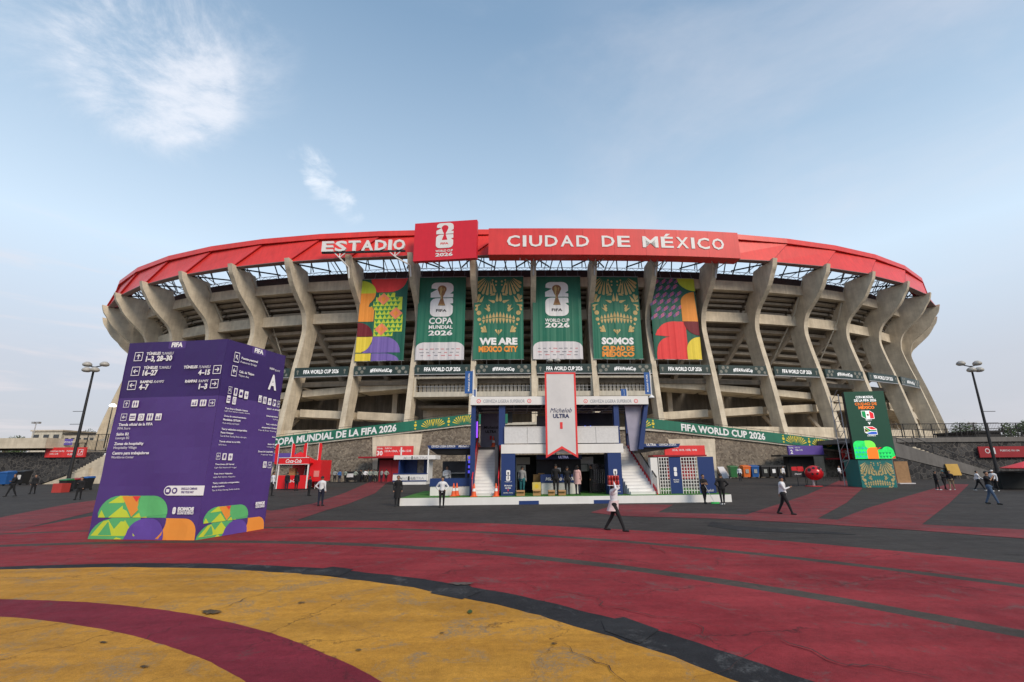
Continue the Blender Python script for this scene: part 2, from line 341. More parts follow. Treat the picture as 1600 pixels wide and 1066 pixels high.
# ================= ground =================
def sheet(name,pts,z,m,label=None):
    bm=bmesh.new(); vs=[bm.verts.new((p[0],p[1],z)) for p in pts]; f=bm.faces.new(vs)
    if f.normal.z<0: f.normal_flip()
    me=D.meshes.new(name); bm.normal_update()
    if f.normal.z<0: bmesh.ops.reverse_faces(bm,faces=[f])
    bm.to_mesh(me); bm.free(); me.materials.append(m); o=D.objects.new(name,me); COL.objects.link(o); o['kind']='structure'
    if label: o['label']=label
    return o
sheet('ground',[(-2500,-500),(2500,-500),(2500,3000),(-2500,3000)],0,ASPH)
K=1.125
def wob(t,a=.03,s=0): return a*(math.sin(t*37+s)+.7*math.sin(t*91+2*s)+.5*math.sin(t*203+s))*.5
def ringdisc(name,cx,cy,r,z,m,a=.03,s=0,n=420,sc=K):
    pts=[]
    for i in range(n):
        t=2*math.pi*i/n; q=r*sc+wob(t,a,s)+random.uniform(-a,a)*.35
        pts.append((cx*sc+q*math.cos(t),cy*sc+q*math.sin(t)))
    return sheet(name,pts,z,m)
def poly_px(name,px,z,m): return sheet(name,[G(*q)[:2] for q in px],z,m)
ringdisc('red_paint_ring',-10.14,-8.04,26.99,.006,REDP,.03,1)
ringdisc('grey_paint_ring',-10.09,-6.57,23.65,.010,GRYP,.025,2)
ringdisc('red_paint_ring',-10.05,-6.62,23.33,.014,REDP,.025,3)
ringdisc('grey_paint_ring',-10.04,-6.12,20.25,.018,GRYP,.02,4)
ringdisc('red_paint_ring',-9.95,-6.12,19.80,.022,REDP,.02,5)
ringdisc('tar_ring',-8.48,-2.48,13.39,.026,BLKP,.03,6)
ringdisc('yellow_paint_disc',-8.87,-2.88,13.37,.030,YELP,.035,7)
ringdisc('red_paint_ring',-9.17,-3.19,11.33,.034,mat_r:=ground_mat('crimson_paint',(.215,.020,.036),(.275,.030,.050),.12,(.12,.05,.05),crack=.5),.012,8)
ringdisc('yellow_paint_disc',-9.56,-3.82,11.24,.038,YELP,.012,9)
poly_px('red_paint_ray',[(300,840),(419,799),(440,796),(489,787),(537.5,771),(578,753),(589,748.3),(618,748),(602.5,756),(586,771),(545.6,787),(502,800),(460,814.5),(440,826)],.0085,REDF)
poly_px('red_paint_ray',[(-60,815),(0,809),(75,794),(112,787),(155,781),(240,768),(300,764),(425,799),(420,812),(146,800),(28,828),(-60,846)],.0075,REDF)
poly_px('red_paint_ray',[(-60,870),(-60,849),(28,828),(146,806),(420,815),(440,828),(200,850)],.007,REDP)
poly_px('red_paint_ray',[(1161,806),(1210,790),(1262,773),(1300,756),(1311,751.2),(1343,752.5),(1347,764),(1322.5,786),(1275.6,811.5),(1262,816)],.006,REDF)
poly_px('red_paint_ray',[(1307.5,813),(1356,794),(1412.5,777),(1457.5,764),(1480,756.5),(1514,757),(1484,786),(1439,821),(1400,824)],.006,REDF)
poly_px('red_paint_band',[(923,801),(962,789),(1000,788.5),(1052,789),(1028,801),(1161,804.5),(1275,810.6),(1307,812.5),(1439,820),(1600,828),(1800,838),(1800,857),(1600,842),(1431,829),(1262,818),(1112,810.6),(1000,807.6),(962,806)],.010,REDF)
poly_px('worn_tar_patch',[(1112,815),(1148,822),(1210,826),(1300,831),(1340,836),(1270,834),(1150,829),(1105,822)],.008,ground_mat('tar_patch',(.03,.03,.031),(.045,.045,.045)))
TARS=ground_mat('tar_slab',(.026,.027,.029),(.044,.045,.048),.3,(.09,.09,.09))
for q in [[(940,974),(975,968),(1030,988),(1000,1010),(946,990)],[(490,893),(520,888),(552,892),(530,903),(470,900)],[(690,917),(728,915),(750,928),(722,940),(672,930)]]:
    poly_px('asphalt_patch',q,.034,TARS)

def crack(px,w,seed,z=.046):
    r=random.Random(seed); P=[]
    for a,b in zip(px,px[1:]):
        A,B=G(*a,z),G(*b,z); n=max(3,int((B-A).length/.12)); N=Vector((-(B-A).y,(B-A).x,0)).normalized()
        for i in range(n): P.append(A.lerp(B,i/n)+N*(r.gauss(0,.025)+.05*math.sin(i*.7+seed)))
    P.append(G(*px[-1],z)); vs=[];fs=[]
    for i,p in enumerate(P):
        q=P[min(i+1,len(P)-1)]-P[max(i-1,0)]; N=Vector((-q.y,q.x,0)).normalized(); ww=w*r.uniform(.25,1.)*(.3+.7*math.sin(math.pi*min(1,i/(len(P)-1)))); vs+=[p+N*ww,p-N*ww]
        if i: fs.append((2*i-2,2*i-1,2*i+1,2*i))
    obj('paving_crack',vs,fs,CRK,None,'structure')
CRK=mat('crack_dirt',(.06,.034,.03),.95,.4,9)
for i,(px,w) in enumerate([([(800,905),(850,920),(925,930),(945,948),(1050,965),(1100,972),(1150,992)],.012),([(1190,990),(1250,1010),(1330,1042),(1360,1040),(1480,1060)],.022),([(1235,890),(1262,903),(1300,906),(1330,917),(1362,912)],.014),([(880,1005),(925,1030),(950,1040),(985,1070)],.010),([(300,968),(345,950),(398,930),(455,913)],.008),([(210,1003),(250,985),(300,968)],.007),([(1040,965),(1090,975),(1100,1000)],.010),([(1010,850),(1028,858),(1040,864)],.02),([(1090,1066),(1180,1020),(1200,1005)],.008),([(560,845),(700,862),(900,868)],.010)]): crack(px,w,i)
def blot(u,v,rx,ry,seed,m):
    r=random.Random(seed); sheet('stain',[G(u+rx*math.cos(t)*r.uniform(.45,1.1),v+ry*math.sin(t)*r.uniform(.45,1.1))[:2] for t in [2*math.pi*i/26 for i in range(26)]],.050,m)
STN=ground_mat('stain_tar',(.06,.045,.03),(.12,.09,.05),.6,(.35,.18,.05)); STP=ground_mat('bare_asphalt',(.11,.095,.085),(.17,.15,.13),.6,(.2,.06,.06)); WEED=mat('weed_green',(.05,.09,.02),.9,.5,30)
for i,a in enumerate([(330,961,17,4,STN),(470,946,8,1.1,STN),(224,1049,9,2,STN),(722,916,22,3,STP),(735,961,5,3.5,WEED),(866,1012,6,1.4,STN),(560,1022,6,1.5,STN),(690,995,5,1.2,STN),(160,1010,9,1.5,STN)]): blot(a[0],a[1],a[2],a[3],i,a[4])
# ================= stadium =================
stad = thing('stadium','huge oval concrete stadium with leaning fins and a red clad roof edge','stadium',(CX,CY,0))
OUT=[(.6,34.25),(.2,32.9),(-.4,32.0),(-1.5,30.3),(-3.3,28.6),(-4.8,27.3),(-5.6,25.9),(-5.9,24.3),(-5.8,23),(-5.3,20.5),(-4.5,17),(-3.5,12),(-2.6,7),(-1.9,3),(-1.4,0)]
INN=[(-4.0,0),(-4.6,3),(-5.3,8.5),(-6.4,13),(-7.7,18),(-8.6,22),(-9.0,25),(-8.5,27),(-7.5,29),(-6.3,30.4),(-5.5,31.6),(-4.9,32.8),(-4.5,33.9)]
def smooth_(P,n=3):
    o=[]
    for i in range(len(P)-1):
        p0=P[max(0,i-1)];p1=P[i];p2=P[i+1];p3=P[min(len(P)-1,i+2)]
        for j in range(n):
            t=j/n; o.append(tuple(.5*((2*p1[d])+(-p0[d]+p2[d])*t+(2*p0[d]-5*p1[d]+4*p2[d]-p3[d])*t*t+(-p0[d]+3*p1[d]-3*p2[d]+p3[d])*t**3) for d in (0,1)))
    return o+[P[-1]]
PROF=[(a*K,z*K) for a,z in smooth_(OUT)+smooth_(INN)]
def tan_(k): n=rnorm(k); return Vector((-n.y,n.x,0))
TH=.92
KS=list(range(-4,21))
for k in KS:
    t=tan_(k); pts=[ring(k,a,z)-t*(TH/2) for a,z in PROF]
    # side faces as two strips so the curve shades evenly
    o=MB().prism(pts,t*TH).build('fin',CONC,stad)
    a,b=ring(k,-9.2,30.6),ring(k,-27,17.5); dn=Vector((0,0,-1.9))
    MB().prism([a-t*.4,b-t*.4,b+dn-t*.4,a+dn*1.3-t*.4],t*.8).build('raker_strut',CONCG,stad)
def bay(k,off0,off1,z00,z01,z10=None,z11=None,g=.47,k2=None):
    """block between fins k and k+1: plan off0 (outer)..off1 (inner), bottom/top heights at k and k+1"""
    z10=z00 if z10 is None else z10; z11=z01 if z11 is None else z11; k2=k+1 if k2 is None else k2
    ta,tb=tan_(k)*g,tan_(k2)*g
    A=lambda o,z: ring(k,o,z)+ta
    B=lambda o,z: ring(k2,o,z)-tb
    return [A(off0,z00),B(off0,z10),B(off1,z10),A(off1,z00)],[A(off0,z01),B(off0,z11),B(off1,z11),A(off1,z01)]
def bayobj(name,m,k,*a,parent=stad,**kw): return MB().hexa(*bay(k,*a,**kw)).build(name,m,parent)
for k in KS[:-1]:
    bayobj('ring_beam',CONC,k,-5.6,-6.5,34.35,36.25)
    bayobj('ring_beam',CONC,k,-8.3,-9.2,28.75,30.75)
    # raked slabs closing the underside of the stands
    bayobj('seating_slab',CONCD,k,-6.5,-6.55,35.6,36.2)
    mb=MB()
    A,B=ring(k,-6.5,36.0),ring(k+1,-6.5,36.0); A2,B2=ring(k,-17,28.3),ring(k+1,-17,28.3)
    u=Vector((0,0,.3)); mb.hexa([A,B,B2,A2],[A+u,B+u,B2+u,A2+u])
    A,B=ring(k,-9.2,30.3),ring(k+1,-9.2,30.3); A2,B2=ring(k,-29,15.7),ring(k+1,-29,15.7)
    mb.hexa([A,B,B2,A2],[A+u,B+u,B2+u,A2+u]); mb.build('stand_underside',CONCD,stad)  # dark tone stands for the shadow between the lighter steps
    if -2<=k<=17:
        for i in range(6): bayobj('seating_step',CONCG,k,-6.9-1.0*i,-7.9-1.0*i,34.65-.733*i,35.1-.733*i,g=.3)
        for i in range(9): bayobj('seating_step',CONCG,k,-11.0-1.6*i,-12.5-1.6*i,27.75-1.18*i,28.35-1.18*i,g=.2)
    bayobj('roof_edge',mat('roof_gutter',(.060,.045,.042),.6,.2),k,-6.6,-8.4,36.35,38.1,g=-.05)
    bayobj('roof_deck',DARK,k,-8.5,-34,37.2,37.6,g=-.05)  # unseen slab, added to close the top and keep the soffits dark
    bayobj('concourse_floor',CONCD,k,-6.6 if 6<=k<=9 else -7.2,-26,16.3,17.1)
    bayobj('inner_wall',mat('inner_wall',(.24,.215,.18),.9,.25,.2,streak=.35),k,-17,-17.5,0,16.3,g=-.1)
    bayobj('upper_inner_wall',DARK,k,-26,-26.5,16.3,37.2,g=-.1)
    # light catwalk lattice on the gutter and dark roof trusses
    mb=MB(); n=7
    P=lambda f,o,z: ring(k+f,o,z)
    for i in range(n):
        a,b=i/n,(i+1)/n
        mb.tube(P(a,-7,38.75),P(b,-7,38.75),.06,n=4); mb.tube(P(a,-7,38.2),P((a+b)/2,-7,38.75),.035,n=4); mb.tube(P((a+b)/2,-7,38.75),P(b,-7,38.2),.035,n=4)
    mb.build('catwalk_rail',GALV,stad)
    for (f0,o0,z0,f1,o1,z1,r,m) in [(.02,-1.2,38.2,.30,-8,39.4,.15,BLACKM),(.98,-1.2,38.2,.72,-8,39.4,.15,BLACKM),(.30,-8,38.2,.42,-3,42.2,.12,BLACKM),(.55,-8,38.2,.42,-3,42.2,.12,BLACKM),(.72,-8,38.2,.66,-3,42.2,.13,BLACKM),
        (.15,-5,38.0,.15,-2.5,42,.10,BLACKM),(.86,-5,38.0,.84,-2.5,42,.10,BLACKM),(.04,-6,38.2,.22,-2.4,42,.09,GALV),(.95,-6,38.2,.8,-2.4,42,.09,GALV),(.45,-14,40,.60,-3,42.5,.10,GALV),(.2,-14,40,.34,-3,42.5,.08,GALV)]:
        MB().tube(P(f0,o0,z0),P(f1,o1,z1),r,n=5).build('truss_bar',m,stad)
    # cladding: slanted panels with a folded seam, and the cap above
    B0,B1=ring(k,-.35,38.3),ring(k+1,-.35,38.3)
    t0,t1=tan_(k)*4.7,tan_(k+1)*4.7
    C0,C1=ring(k,-1.5,42.55)+t0,ring(k+1,-1.5,42.55)+t1
    n0,n1=rnorm(k),rnorm(k+1)
    fo=n1*.32  # each panel laps over its neighbour
    th=-(n0+n1)*.08
    MB().hexa([B0,B1+fo,C1+fo,C0],[B0+th,B1+fo+th,C1+fo+th,C0+th]).build('fascia_panel',REDM,stad)
    MB().hexa([B0+Vector((0,0,-.12)),B1+fo+Vector((0,0,-.12)),B1+fo,B0],[B0-n0*1.0+Vector((0,0,-.12)),B1-n1*1.0+Vector((0,0,-.12)),B1-n1,B0-n0]).build('fascia_edge',mat('fascia_underside',(.25,.16,.16),.6),stad)
    MB().hexa([B0+n0*.33,B0+n0*.33-t0*.02,B0-n0*.3-t0*.02,B0-n0*.3],[C0+n0*.33,C0+n0*.33-t0*.02,C0-n0*.3-t0*.02,C0-n0*.3]).build('seam_strip',REDD,stad)
    D0,D1=ring(k,-1.0,42.7)+t0,ring(k+1,-1.0,42.7)+t1; E0,E1=ring(k,-1.1,43.75)+t0,ring(k+1,-1.1,43.75)+t1
    MB().hexa([D0,D1,E1,E0],[D0-n0*1.5,D1-n1*1.5,E1-n1*2.6,E0-n0*2.6]).build('fascia_cap',REDM,stad)
    bb=Vector((0,0,4.3)); Q0,Q1=ring(k,-3.2,38.6),ring(k+1,-3.2,38.6)
    MB().hexa([Q0+Vector((0,0,2.2)),Q1+Vector((0,0,2.2)),Q1+bb,Q0+bb],[Q0-n0*.2+Vector((0,0,2.2)),Q1-n1*.2+Vector((0,0,2.2)),Q1-n1*.2+bb,Q0-n0*.2+bb]).build('fascia_back',REDD,stad)
    # lower levels
    if 6<=k<=9:
        bayobj('balcony_slab',CONCL,k,-4.9,-14,13.75,14.6)
        bayobj('balcony_head',CONCL,k,-5.0,-5.5,17.0,17.4)
        for s in (.055,.945):
            c=ring(k+s,-5.25); MB().box(c.x-.13,c.x+.13,c.y-.25,c.y+.25,14.6,17.0).build('balcony_post',CONCL,stad)
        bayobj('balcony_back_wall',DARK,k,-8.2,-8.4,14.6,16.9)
        for i in range(13):
            c0,c1=ring(k+.075+i*.066,-7.2),ring(k+.075+i*.066+.05,-7.2)
            MB().hexa([c0+Vector((0,0,14.7)),c1+Vector((0,0,14.7)),c1+Vector((0,.12,14.7)),c0+Vector((0,.12,14.7))],[c0+Vector((0,0,16.8)),c1+Vector((0,0,16.8)),c1+Vector((0,.12,16.8)),c0+Vector((0,.12,16.8))]).build('louvre_panel',mat('louvre',(.40,.37,.31),.7,.1),stad)
        mb=MB(); 
        for i in range(15):
            c=ring(k+.07+i*.0615,-5.1); mb.tube(c+Vector((0,0,14.6)),c+Vector((0,0,15.6)),.03,n=4)
        mb.tube(ring(k+.07,-5.1,15.6),ring(k+.93,-5.1,15.6),.03,n=4); mb.tube(ring(k+.07,-5.1,15.0),ring(k+.93,-5.1,15.0),.02,n=4); mb.build('balcony_rail',GALV,stad)
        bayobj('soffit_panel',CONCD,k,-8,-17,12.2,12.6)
        bayobj('side_panel',CONCG,k,-12,-12.4,8.6,12.2,g=.5) if k==6 else None
    else:
        s=1 if k<6 else -1
        e = (6-k) if k<6 else (k-9)      # bays away from the middle
        # upper and lower ramp slabs climb towards the middle and fall again
        zu=lambda kk: 17.0-.62*max(0,abs(kk-8)-2)
        bayobj('ramp_slab',CONC,k,-7.6,-12.5,zu(k)-1.25,zu(k)-.05,zu(k+1)-1.25,zu(k+1)-.05)
        zl=lambda kk: 10.7+.62*max(0,abs(kk-8)-2)
        bayobj('ramp_slab',CONC,k,-7.6,-12.5,zl(k)-1.0,zl(k)+.35,zl(k+1)-1.0,zl(k+1)+.35)
        c=ring(k+.5,-13); c2=ring(k+.5,-14)
        MB().bar(c+Vector((0,0,0)),c+Vector((0,0,16.3)),.9,.9,up=(0,1,0)).build('pier',CONCG,stad)
        MB().bar(ring(k+.36 if s>0 else k+.64,-10.5,5.5),ring(k+.78 if s>0 else k+.22,-11.5,11),.55,.55).build('brace',CONCG,stad)
    bayobj('parapet_wall',CONC,k,-3.7,-4.2,6.1,8.25)
    bayobj('terrace_floor',CONCG,k,3.2,-17,5.6,6.05,g=-.05) if -1<=k<=20 and (4<=k<=12) else bayobj('terrace_floor',CONCG,k,-1.5,-17,5.6,6.05,g=-.05)
    bayobj('base_wall',STONE,k,-1.6,-2.1,0,6.1,g=-.05)
# cable conduits that run down from the fins
for k,(p) in {3:[(-4.3,37.5),(-9.6,30.4),(-13,22)],2:[(-4.6,37.6),(-9.0,30)],13:[(-5.2,37.2),(-7.6,31.2),(-14,22)],14:[(-5.2,37.2),(-7.6,30.2),(-13,21)]}.items():
    sgn = 1 if k<8 else -1; t=tan_(k)*sgn*.52
    mb=MB()
    for a,b in zip(p,p[1:]): mb.bar(ring(k,a[0],a[1])+t*(1 if a is p[0] else 2.2),ring(k,b[0],b[1])+t*(2.2 if b is p[1] else 5),.16,.16)
    mb.build('conduit',CONCL,stad)
# ================= ramps in front of the stadium =================
GRN=mat('banner_green',(.018,.17,.105),.55,.12,.4,streak=.12); GRND=mat('banner_dark_green',(.012,.115,.075),.55,.1,.4)
GOLD=mat('print_gold',(.56,.41,.17),.6,.08); YEL=mat('print_yellow',(.80,.62,.06),.6,.05); ORG=mat('print_orange',(.82,.30,.045),.6,.05)
LIME=mat('print_lime',(.55,.66,.05),.6,.05); MAROON=mat('print_maroon',(.17,.012,.02),.6,.05); PURP=mat('print_purple',(.19,.13,.42),.6,.05)
PRED=mat('print_red',(.78,.05,.05),.6,.05); MIDG=mat('print_mid_green',(.10,.44,.16),.6,.05); TROPHY=mat('print_trophy_brown',(.30,.15,.06),.5,.4,4)
INK=mat('print_black',(.015,.015,.018),.6,.05); SILV=mat('print_light_grey',(.66,.64,.66),.6,.04)
NAVY=mat('navy_panel',(.016,.042,.16),.42,.08,.6); PEACH=mat('print_coral',(.85,.25,.12),.6,.04)
def rampwall(name,label,ks,ztop,side):
    t=thing(name,label,'ramp',ring((ks[0]+ks[-1])/2,3,0),group=None)
    n=len(ks)-1
    for i in range(n):
        a,b=ks[i],ks[i+1]; za,zb=ztop(a),ztop(b)
        P=lambda k,o,z: ring(k,o,z)
        # stone part with a slight batter, concrete coping, walkway and banner board
        MB().hexa([P(a,4.3,0),P(b,4.3,0),P(b,2.9,0),P(a,2.9,0)],[P(a,3.45,za-1.75),P(b,3.45,zb-1.75),P(b,2.9,zb-1.75),P(a,2.9,za-1.75)]).build('stone_wall',STONE,t)
        MB().hexa([P(a,3.75,za-1.74),P(b,3.75,zb-1.74),P(b,2.9,zb-1.74),P(a,2.9,za-1.74)],[P(a,3.75,za-1.42),P(b,3.75,zb-1.42),P(b,2.9,zb-1.42),P(a,2.9,za-1.42)]).build('coping',CONCL,t)
        MB().hexa([P(a,2.88,0),P(b,2.88,0),P(b,-.9,0),P(a,-.9,0)],[P(a,2.88,za-1.3),P(b,2.88,zb-1.3),P(b,-.9,zb-1.3),P(a,-.9,za-1.3)]).build('walkway',CONCG,t)
        MB().tube(P(a,3.2,za+.35),P(b,3.2,zb+.35),.035,n=4).build('handrail',BLACKM,t)
        mb=MB()
        for j in range(3):
            f=a+(b-a)*j/3; z=za+(zb-za)*j/3; mb.tube(P(f,3.2,z-1.3),P(f,3.2,z+.35),.03,n=4)
        mb.build('rail_posts',BLACKM,t)
    return t
zl=lambda k: 9.75-(7.04-k)*1.16 if k<7.04 else 9.75+(k-7.04)*.15
zr=lambda k: 8.95-(k-9.6)*1.27 if k>9.6 else 9.0
KL=[2.2+i*.6 for i in range(11)]; KR=[8.2+i*.6 for i in range(9)]
rl=rampwall('access_ramp','stone walled ramp climbing rightwards behind the purple totem and red kiosk',KL,zl,1)
rr=rampwall('access_ramp','stone walled ramp falling to the right behind the row of bins',KR,zr,-1)
# smooth concrete buttresses in the stone
for k0,k1,z1,o in ((5.72,6.35,6.9,rl),(9.85,10.45,5.8,rr),(11.55,12.0,4.3,rr),(4.15,4.4,4.3,rl)):
    P=ring
    MB().hexa([P(k0+.08,4.45,0),P(k1-.0,4.45,0),P(k1-.0,3.0,0),P(k0+.08,3.0,0)],[P(k0,3.62,z1),P(k1+.06,3.62,z1),P(k1+.06,3.0,z1),P(k0,3.0,z1)]).build('buttress',CONC,o)
def rampbanner(label,ka,kb,zf,seq,txt,tk,th,rev=False):
    """cloth banner in flat lengths along the ramp; writing placed by distance along it"""
    n=max(2,int(abs(kb-ka)/.28)); pts=[(ring(ka+(kb-ka)*i/n,3.86,zf(ka+(kb-ka)*i/n))) for i in range(n+1)]
    s=[0]
    for a,b in zip(pts,pts[1:]): s.append(s[-1]+(b-a).length)
    t=thing('green_banner',label,'banner',tuple(pts[n//2]),group='green banners along the ramps')
    H=1.5
    def place(x,y,d):
        i=max(0,min(n-1,next((j for j in range(n) if s[j+1]>=x),n-1))); f=(x-s[i])/(s[i+1]-s[i]); p=pts[i].lerp(pts[i+1],f)
        X=(pts[i+1]-pts[i]); N=Vector((X.y,-X.x,0)).normalized()
        return p+Vector((0,0,y-H))+N*d
    class RP(Panel):
        def w(q,x,y,d): return place(x,y,d)
    pn=RP(t,(0,0,0),(1,0,0),(0,-1,0)); pn.cuts=(s[1:-1],[])
    L=s[-1]
    pn.emit('cloth',GRN,[rect(0,0,L,H)],0,.03)
    for typ,x in seq:
        if x<0: x+=L
        P=[];Q=[]
        if typ=='fan':
            for sg in (-1,1):
                for i in range(6):
                    an=90-sg*(-8+i*15); l=min(1.5,1.36/max(.25,math.sin(R(an)))); P.append(petal(x+sg*.42+math.cos(R(an))*.35,.04+math.sin(R(an))*.3,an,l-.35,.17))
                P.append(petal(x+sg*.12,.25,90+sg*8,.8,.2)); P.append(disc(x,1.25,.13))
            P=[[(px,min(max(py,.03),H-.03)) for px,py in q] for q in P]
            pn.emit('printed_petals',YEL,P,.02,kind='stuff')
        else:
            pn.emit('printed_dots',YEL,[disc(x,1.2,.13),disc(x,.75,.22),disc(x,.25,.13)],.02,kind='stuff')
    x0,w=txt[1],txt[2]
    pn.text(txt[0],x0,.24,.98,WHITP,w=w,bold=.035,d=.03)
    return t
rampbanner('green cloth banner reading COPA MUNDIAL DE LA FIFA 2026 on the left ramp',3.6,7.6,zl,[('dot',31.5),('fan',34.2),('dot',36.6),('fan',39.0)],('COPA MUNDIAL DE LA FIFA 2026',9.0,19.6),0,0)
rampbanner('green cloth banner reading FIFA WORLD CUP 2026 on the right ramp',9.3,12.6,zr,[('fan',1.8),('dot',3.9),('dot',25.0),('fan',27.2),('dot',29.5),('fan',31.8)],('FIFA WORLD CUP 2026',8.3,13.6),0,0)
# ================= ribbon boards between the fins =================
BRD=mat('screen_dark_green',(.022,.042,.038),.35,.25,.8,emit=.12); SCRW=mat('screen_white',(.85,.85,.85),.4,.02,emit=.35); SCRG=mat('screen_grey_print',(.20,.20,.17),.4,.5,3,emit=.1)
BG='dark screen boards between the fins'
names=['behind the purple totem','second']; 
for k in range(2,16):
    fifa=(k%2==0)
    if k in (2,3) : pass
    a=ring(k,-4.6,17.75)+tan_(k)*.55; b=ring(k+1,-4.6,17.75)-tan_(k+1)*.55
    if k>=10: a=ring(k,-4.7,17.7)+tan_(k)*.85; b=ring(k+1,-4.7,17.7)-tan_(k+1)*.75
    X=b-a; L=X.length; N=Vector((X.y,-X.x,0)).normalized()
    where={2:'hidden in part by the purple totem, left end',3:'above the top of the purple totem',4:'first one clear of the purple totem',5:'under the leftmost patterned banner',6:'under the banner reading COPA MUNDIAL 2026',7:'under the WE ARE MEXICO CITY banner',8:'behind the two floodlights',9:'under the SOMOS banner',10:'under the red and yellow patterned banner',11:'first right of the banners',12:'second right of the banners',13:'left above the green screen tower',14:'directly above the green screen tower',15:'last one at the far right'}[k]
    t=thing('ribbon_board','dark board reading %s, %s'%('FIFA WORLD CUP 2026' if fifa else '#FIFAWorldCup',where),'screen',tuple(a.lerp(b,.5)),group=BG)
    pn=Panel(t,a,X,N); H=1.62
    MB().hexa([pn.w(0,0,0),pn.w(L,0,0),pn.w(L,0,-.4),pn.w(0,0,-.4)],[pn.w(0,H,0),pn.w(L,H,0),pn.w(L,H,-.4),pn.w(0,H,-.4)]).build('cabinet',BRD,t)
    MB().hexa([pn.w(0,-.14,.05),pn.w(L,-.14,.05),pn.w(L,-.14,-.4),pn.w(0,-.14,-.4)],[pn.w(0,-.02,.05),pn.w(L,-.02,.05),pn.w(L,-.02,-.4),pn.w(0,-.02,-.4)]).build('bottom_rail',GALV,t)
    if fifa:
        pn.text('FIFA WORLD CUP 2026',L*.5,.47,.68,SCRW,w=L*.66,al='c',bold=.02,d=.03)
        pn.emit('printed_emblem',SCRG,[disc(L*.06,.95,.22),rect(L*.06-.1,.35,L*.06+.1,.8),disc(L*.94,.95,.22),rect(L*.94-.1,.35,L*.94+.1,.8)],.02)
    else:
        pn.text('#FIFAWorldCup',L*.5,.47,.62,SCRW,w=L*.40,al='c',bold=.02,d=.03)
        pn.emit('printed_pattern',SCRG,[disc(L*f,y,r) for f,y,r in ((.05,.4,.3),(.10,1.15,.34),(.15,.55,.3),(.19,1.2,.25),(.78,1.1,.3),(.83,.5,.35),(.90,1.1,.35),(.95,.4,.26))],.02)
# ================= the six hanging banners =================
def fold(L,seed,amp=.055):
    ph=[random.Random(seed).uniform(0,6.3) for _ in range(4)]
    return lambda x,y: amp*(math.sin(x*2.1+ph[0]+y*.06)+.6*math.sin(x*5.3+ph[1]-y*.05)+.35*math.sin(x*9.7+ph[2]))*(.35+.65*(1-y/15.8)) 
def emblem(pn,x0,y0,w,h,m=WHITP,d=.05,ink=INK,cut=None,trophy=True):
    """the 26 emblem: a 2 over a 6 with a trophy in front"""
    T=lambda pts:[(x0+px*w,y0+py*h) for px,py in pts]
    two=[(0,.56),(1,.56),(1,.66),(.86,.67),(1,.74)]+arc(.72,.86,.28,.14,0,90,5)+arc(.26,.89,.24,.11,90,180,5)[0:]+[(.02,.83),(.30,.80),(0,.70)]
    six=arc(.26,.14,.26,.14,180,270,5)+arc(.74,.14,.26,.14,270,360,5)+[(1,.30),(.86,.375),(1,.385)]+[(1,.47),(.98,.535)]+arc(.28,.40,.28,.135,90,180,5)
    pn.emit('emblem_numerals',m,[T(two),T(six)],d)
    tro=arc(.5,.80,.20,.115,-40,220,10)+[(.38,.66),(.44,.60),(.45,.54),(.36,.36),(.34,.32),(.66,.32),(.64,.36),(.55,.54),(.56,.60),(.62,.66)]
    if cut: pn.emit('emblem_cutout',cut,[T(tro)],d+.012)
    elif trophy:
        pn.emit('trophy_print',TROPHY,[T(tro)],d+.02)
        pn.emit('trophy_highlight',GOLD,[T([(.40,.84),(.47,.88),(.52,.80),(.47,.66),(.50,.52),(.46,.52),(.42,.66)]),T([(.56,.84),(.62,.82),(.58,.72)]),T(rect(.38,.335,.62,.35))],d+.04)
    pn.text('FIFA',x0+w*.5,y0+h*.14,h*.075,ink,w=w*.46,al='c',d=d+.02,bold=.03)
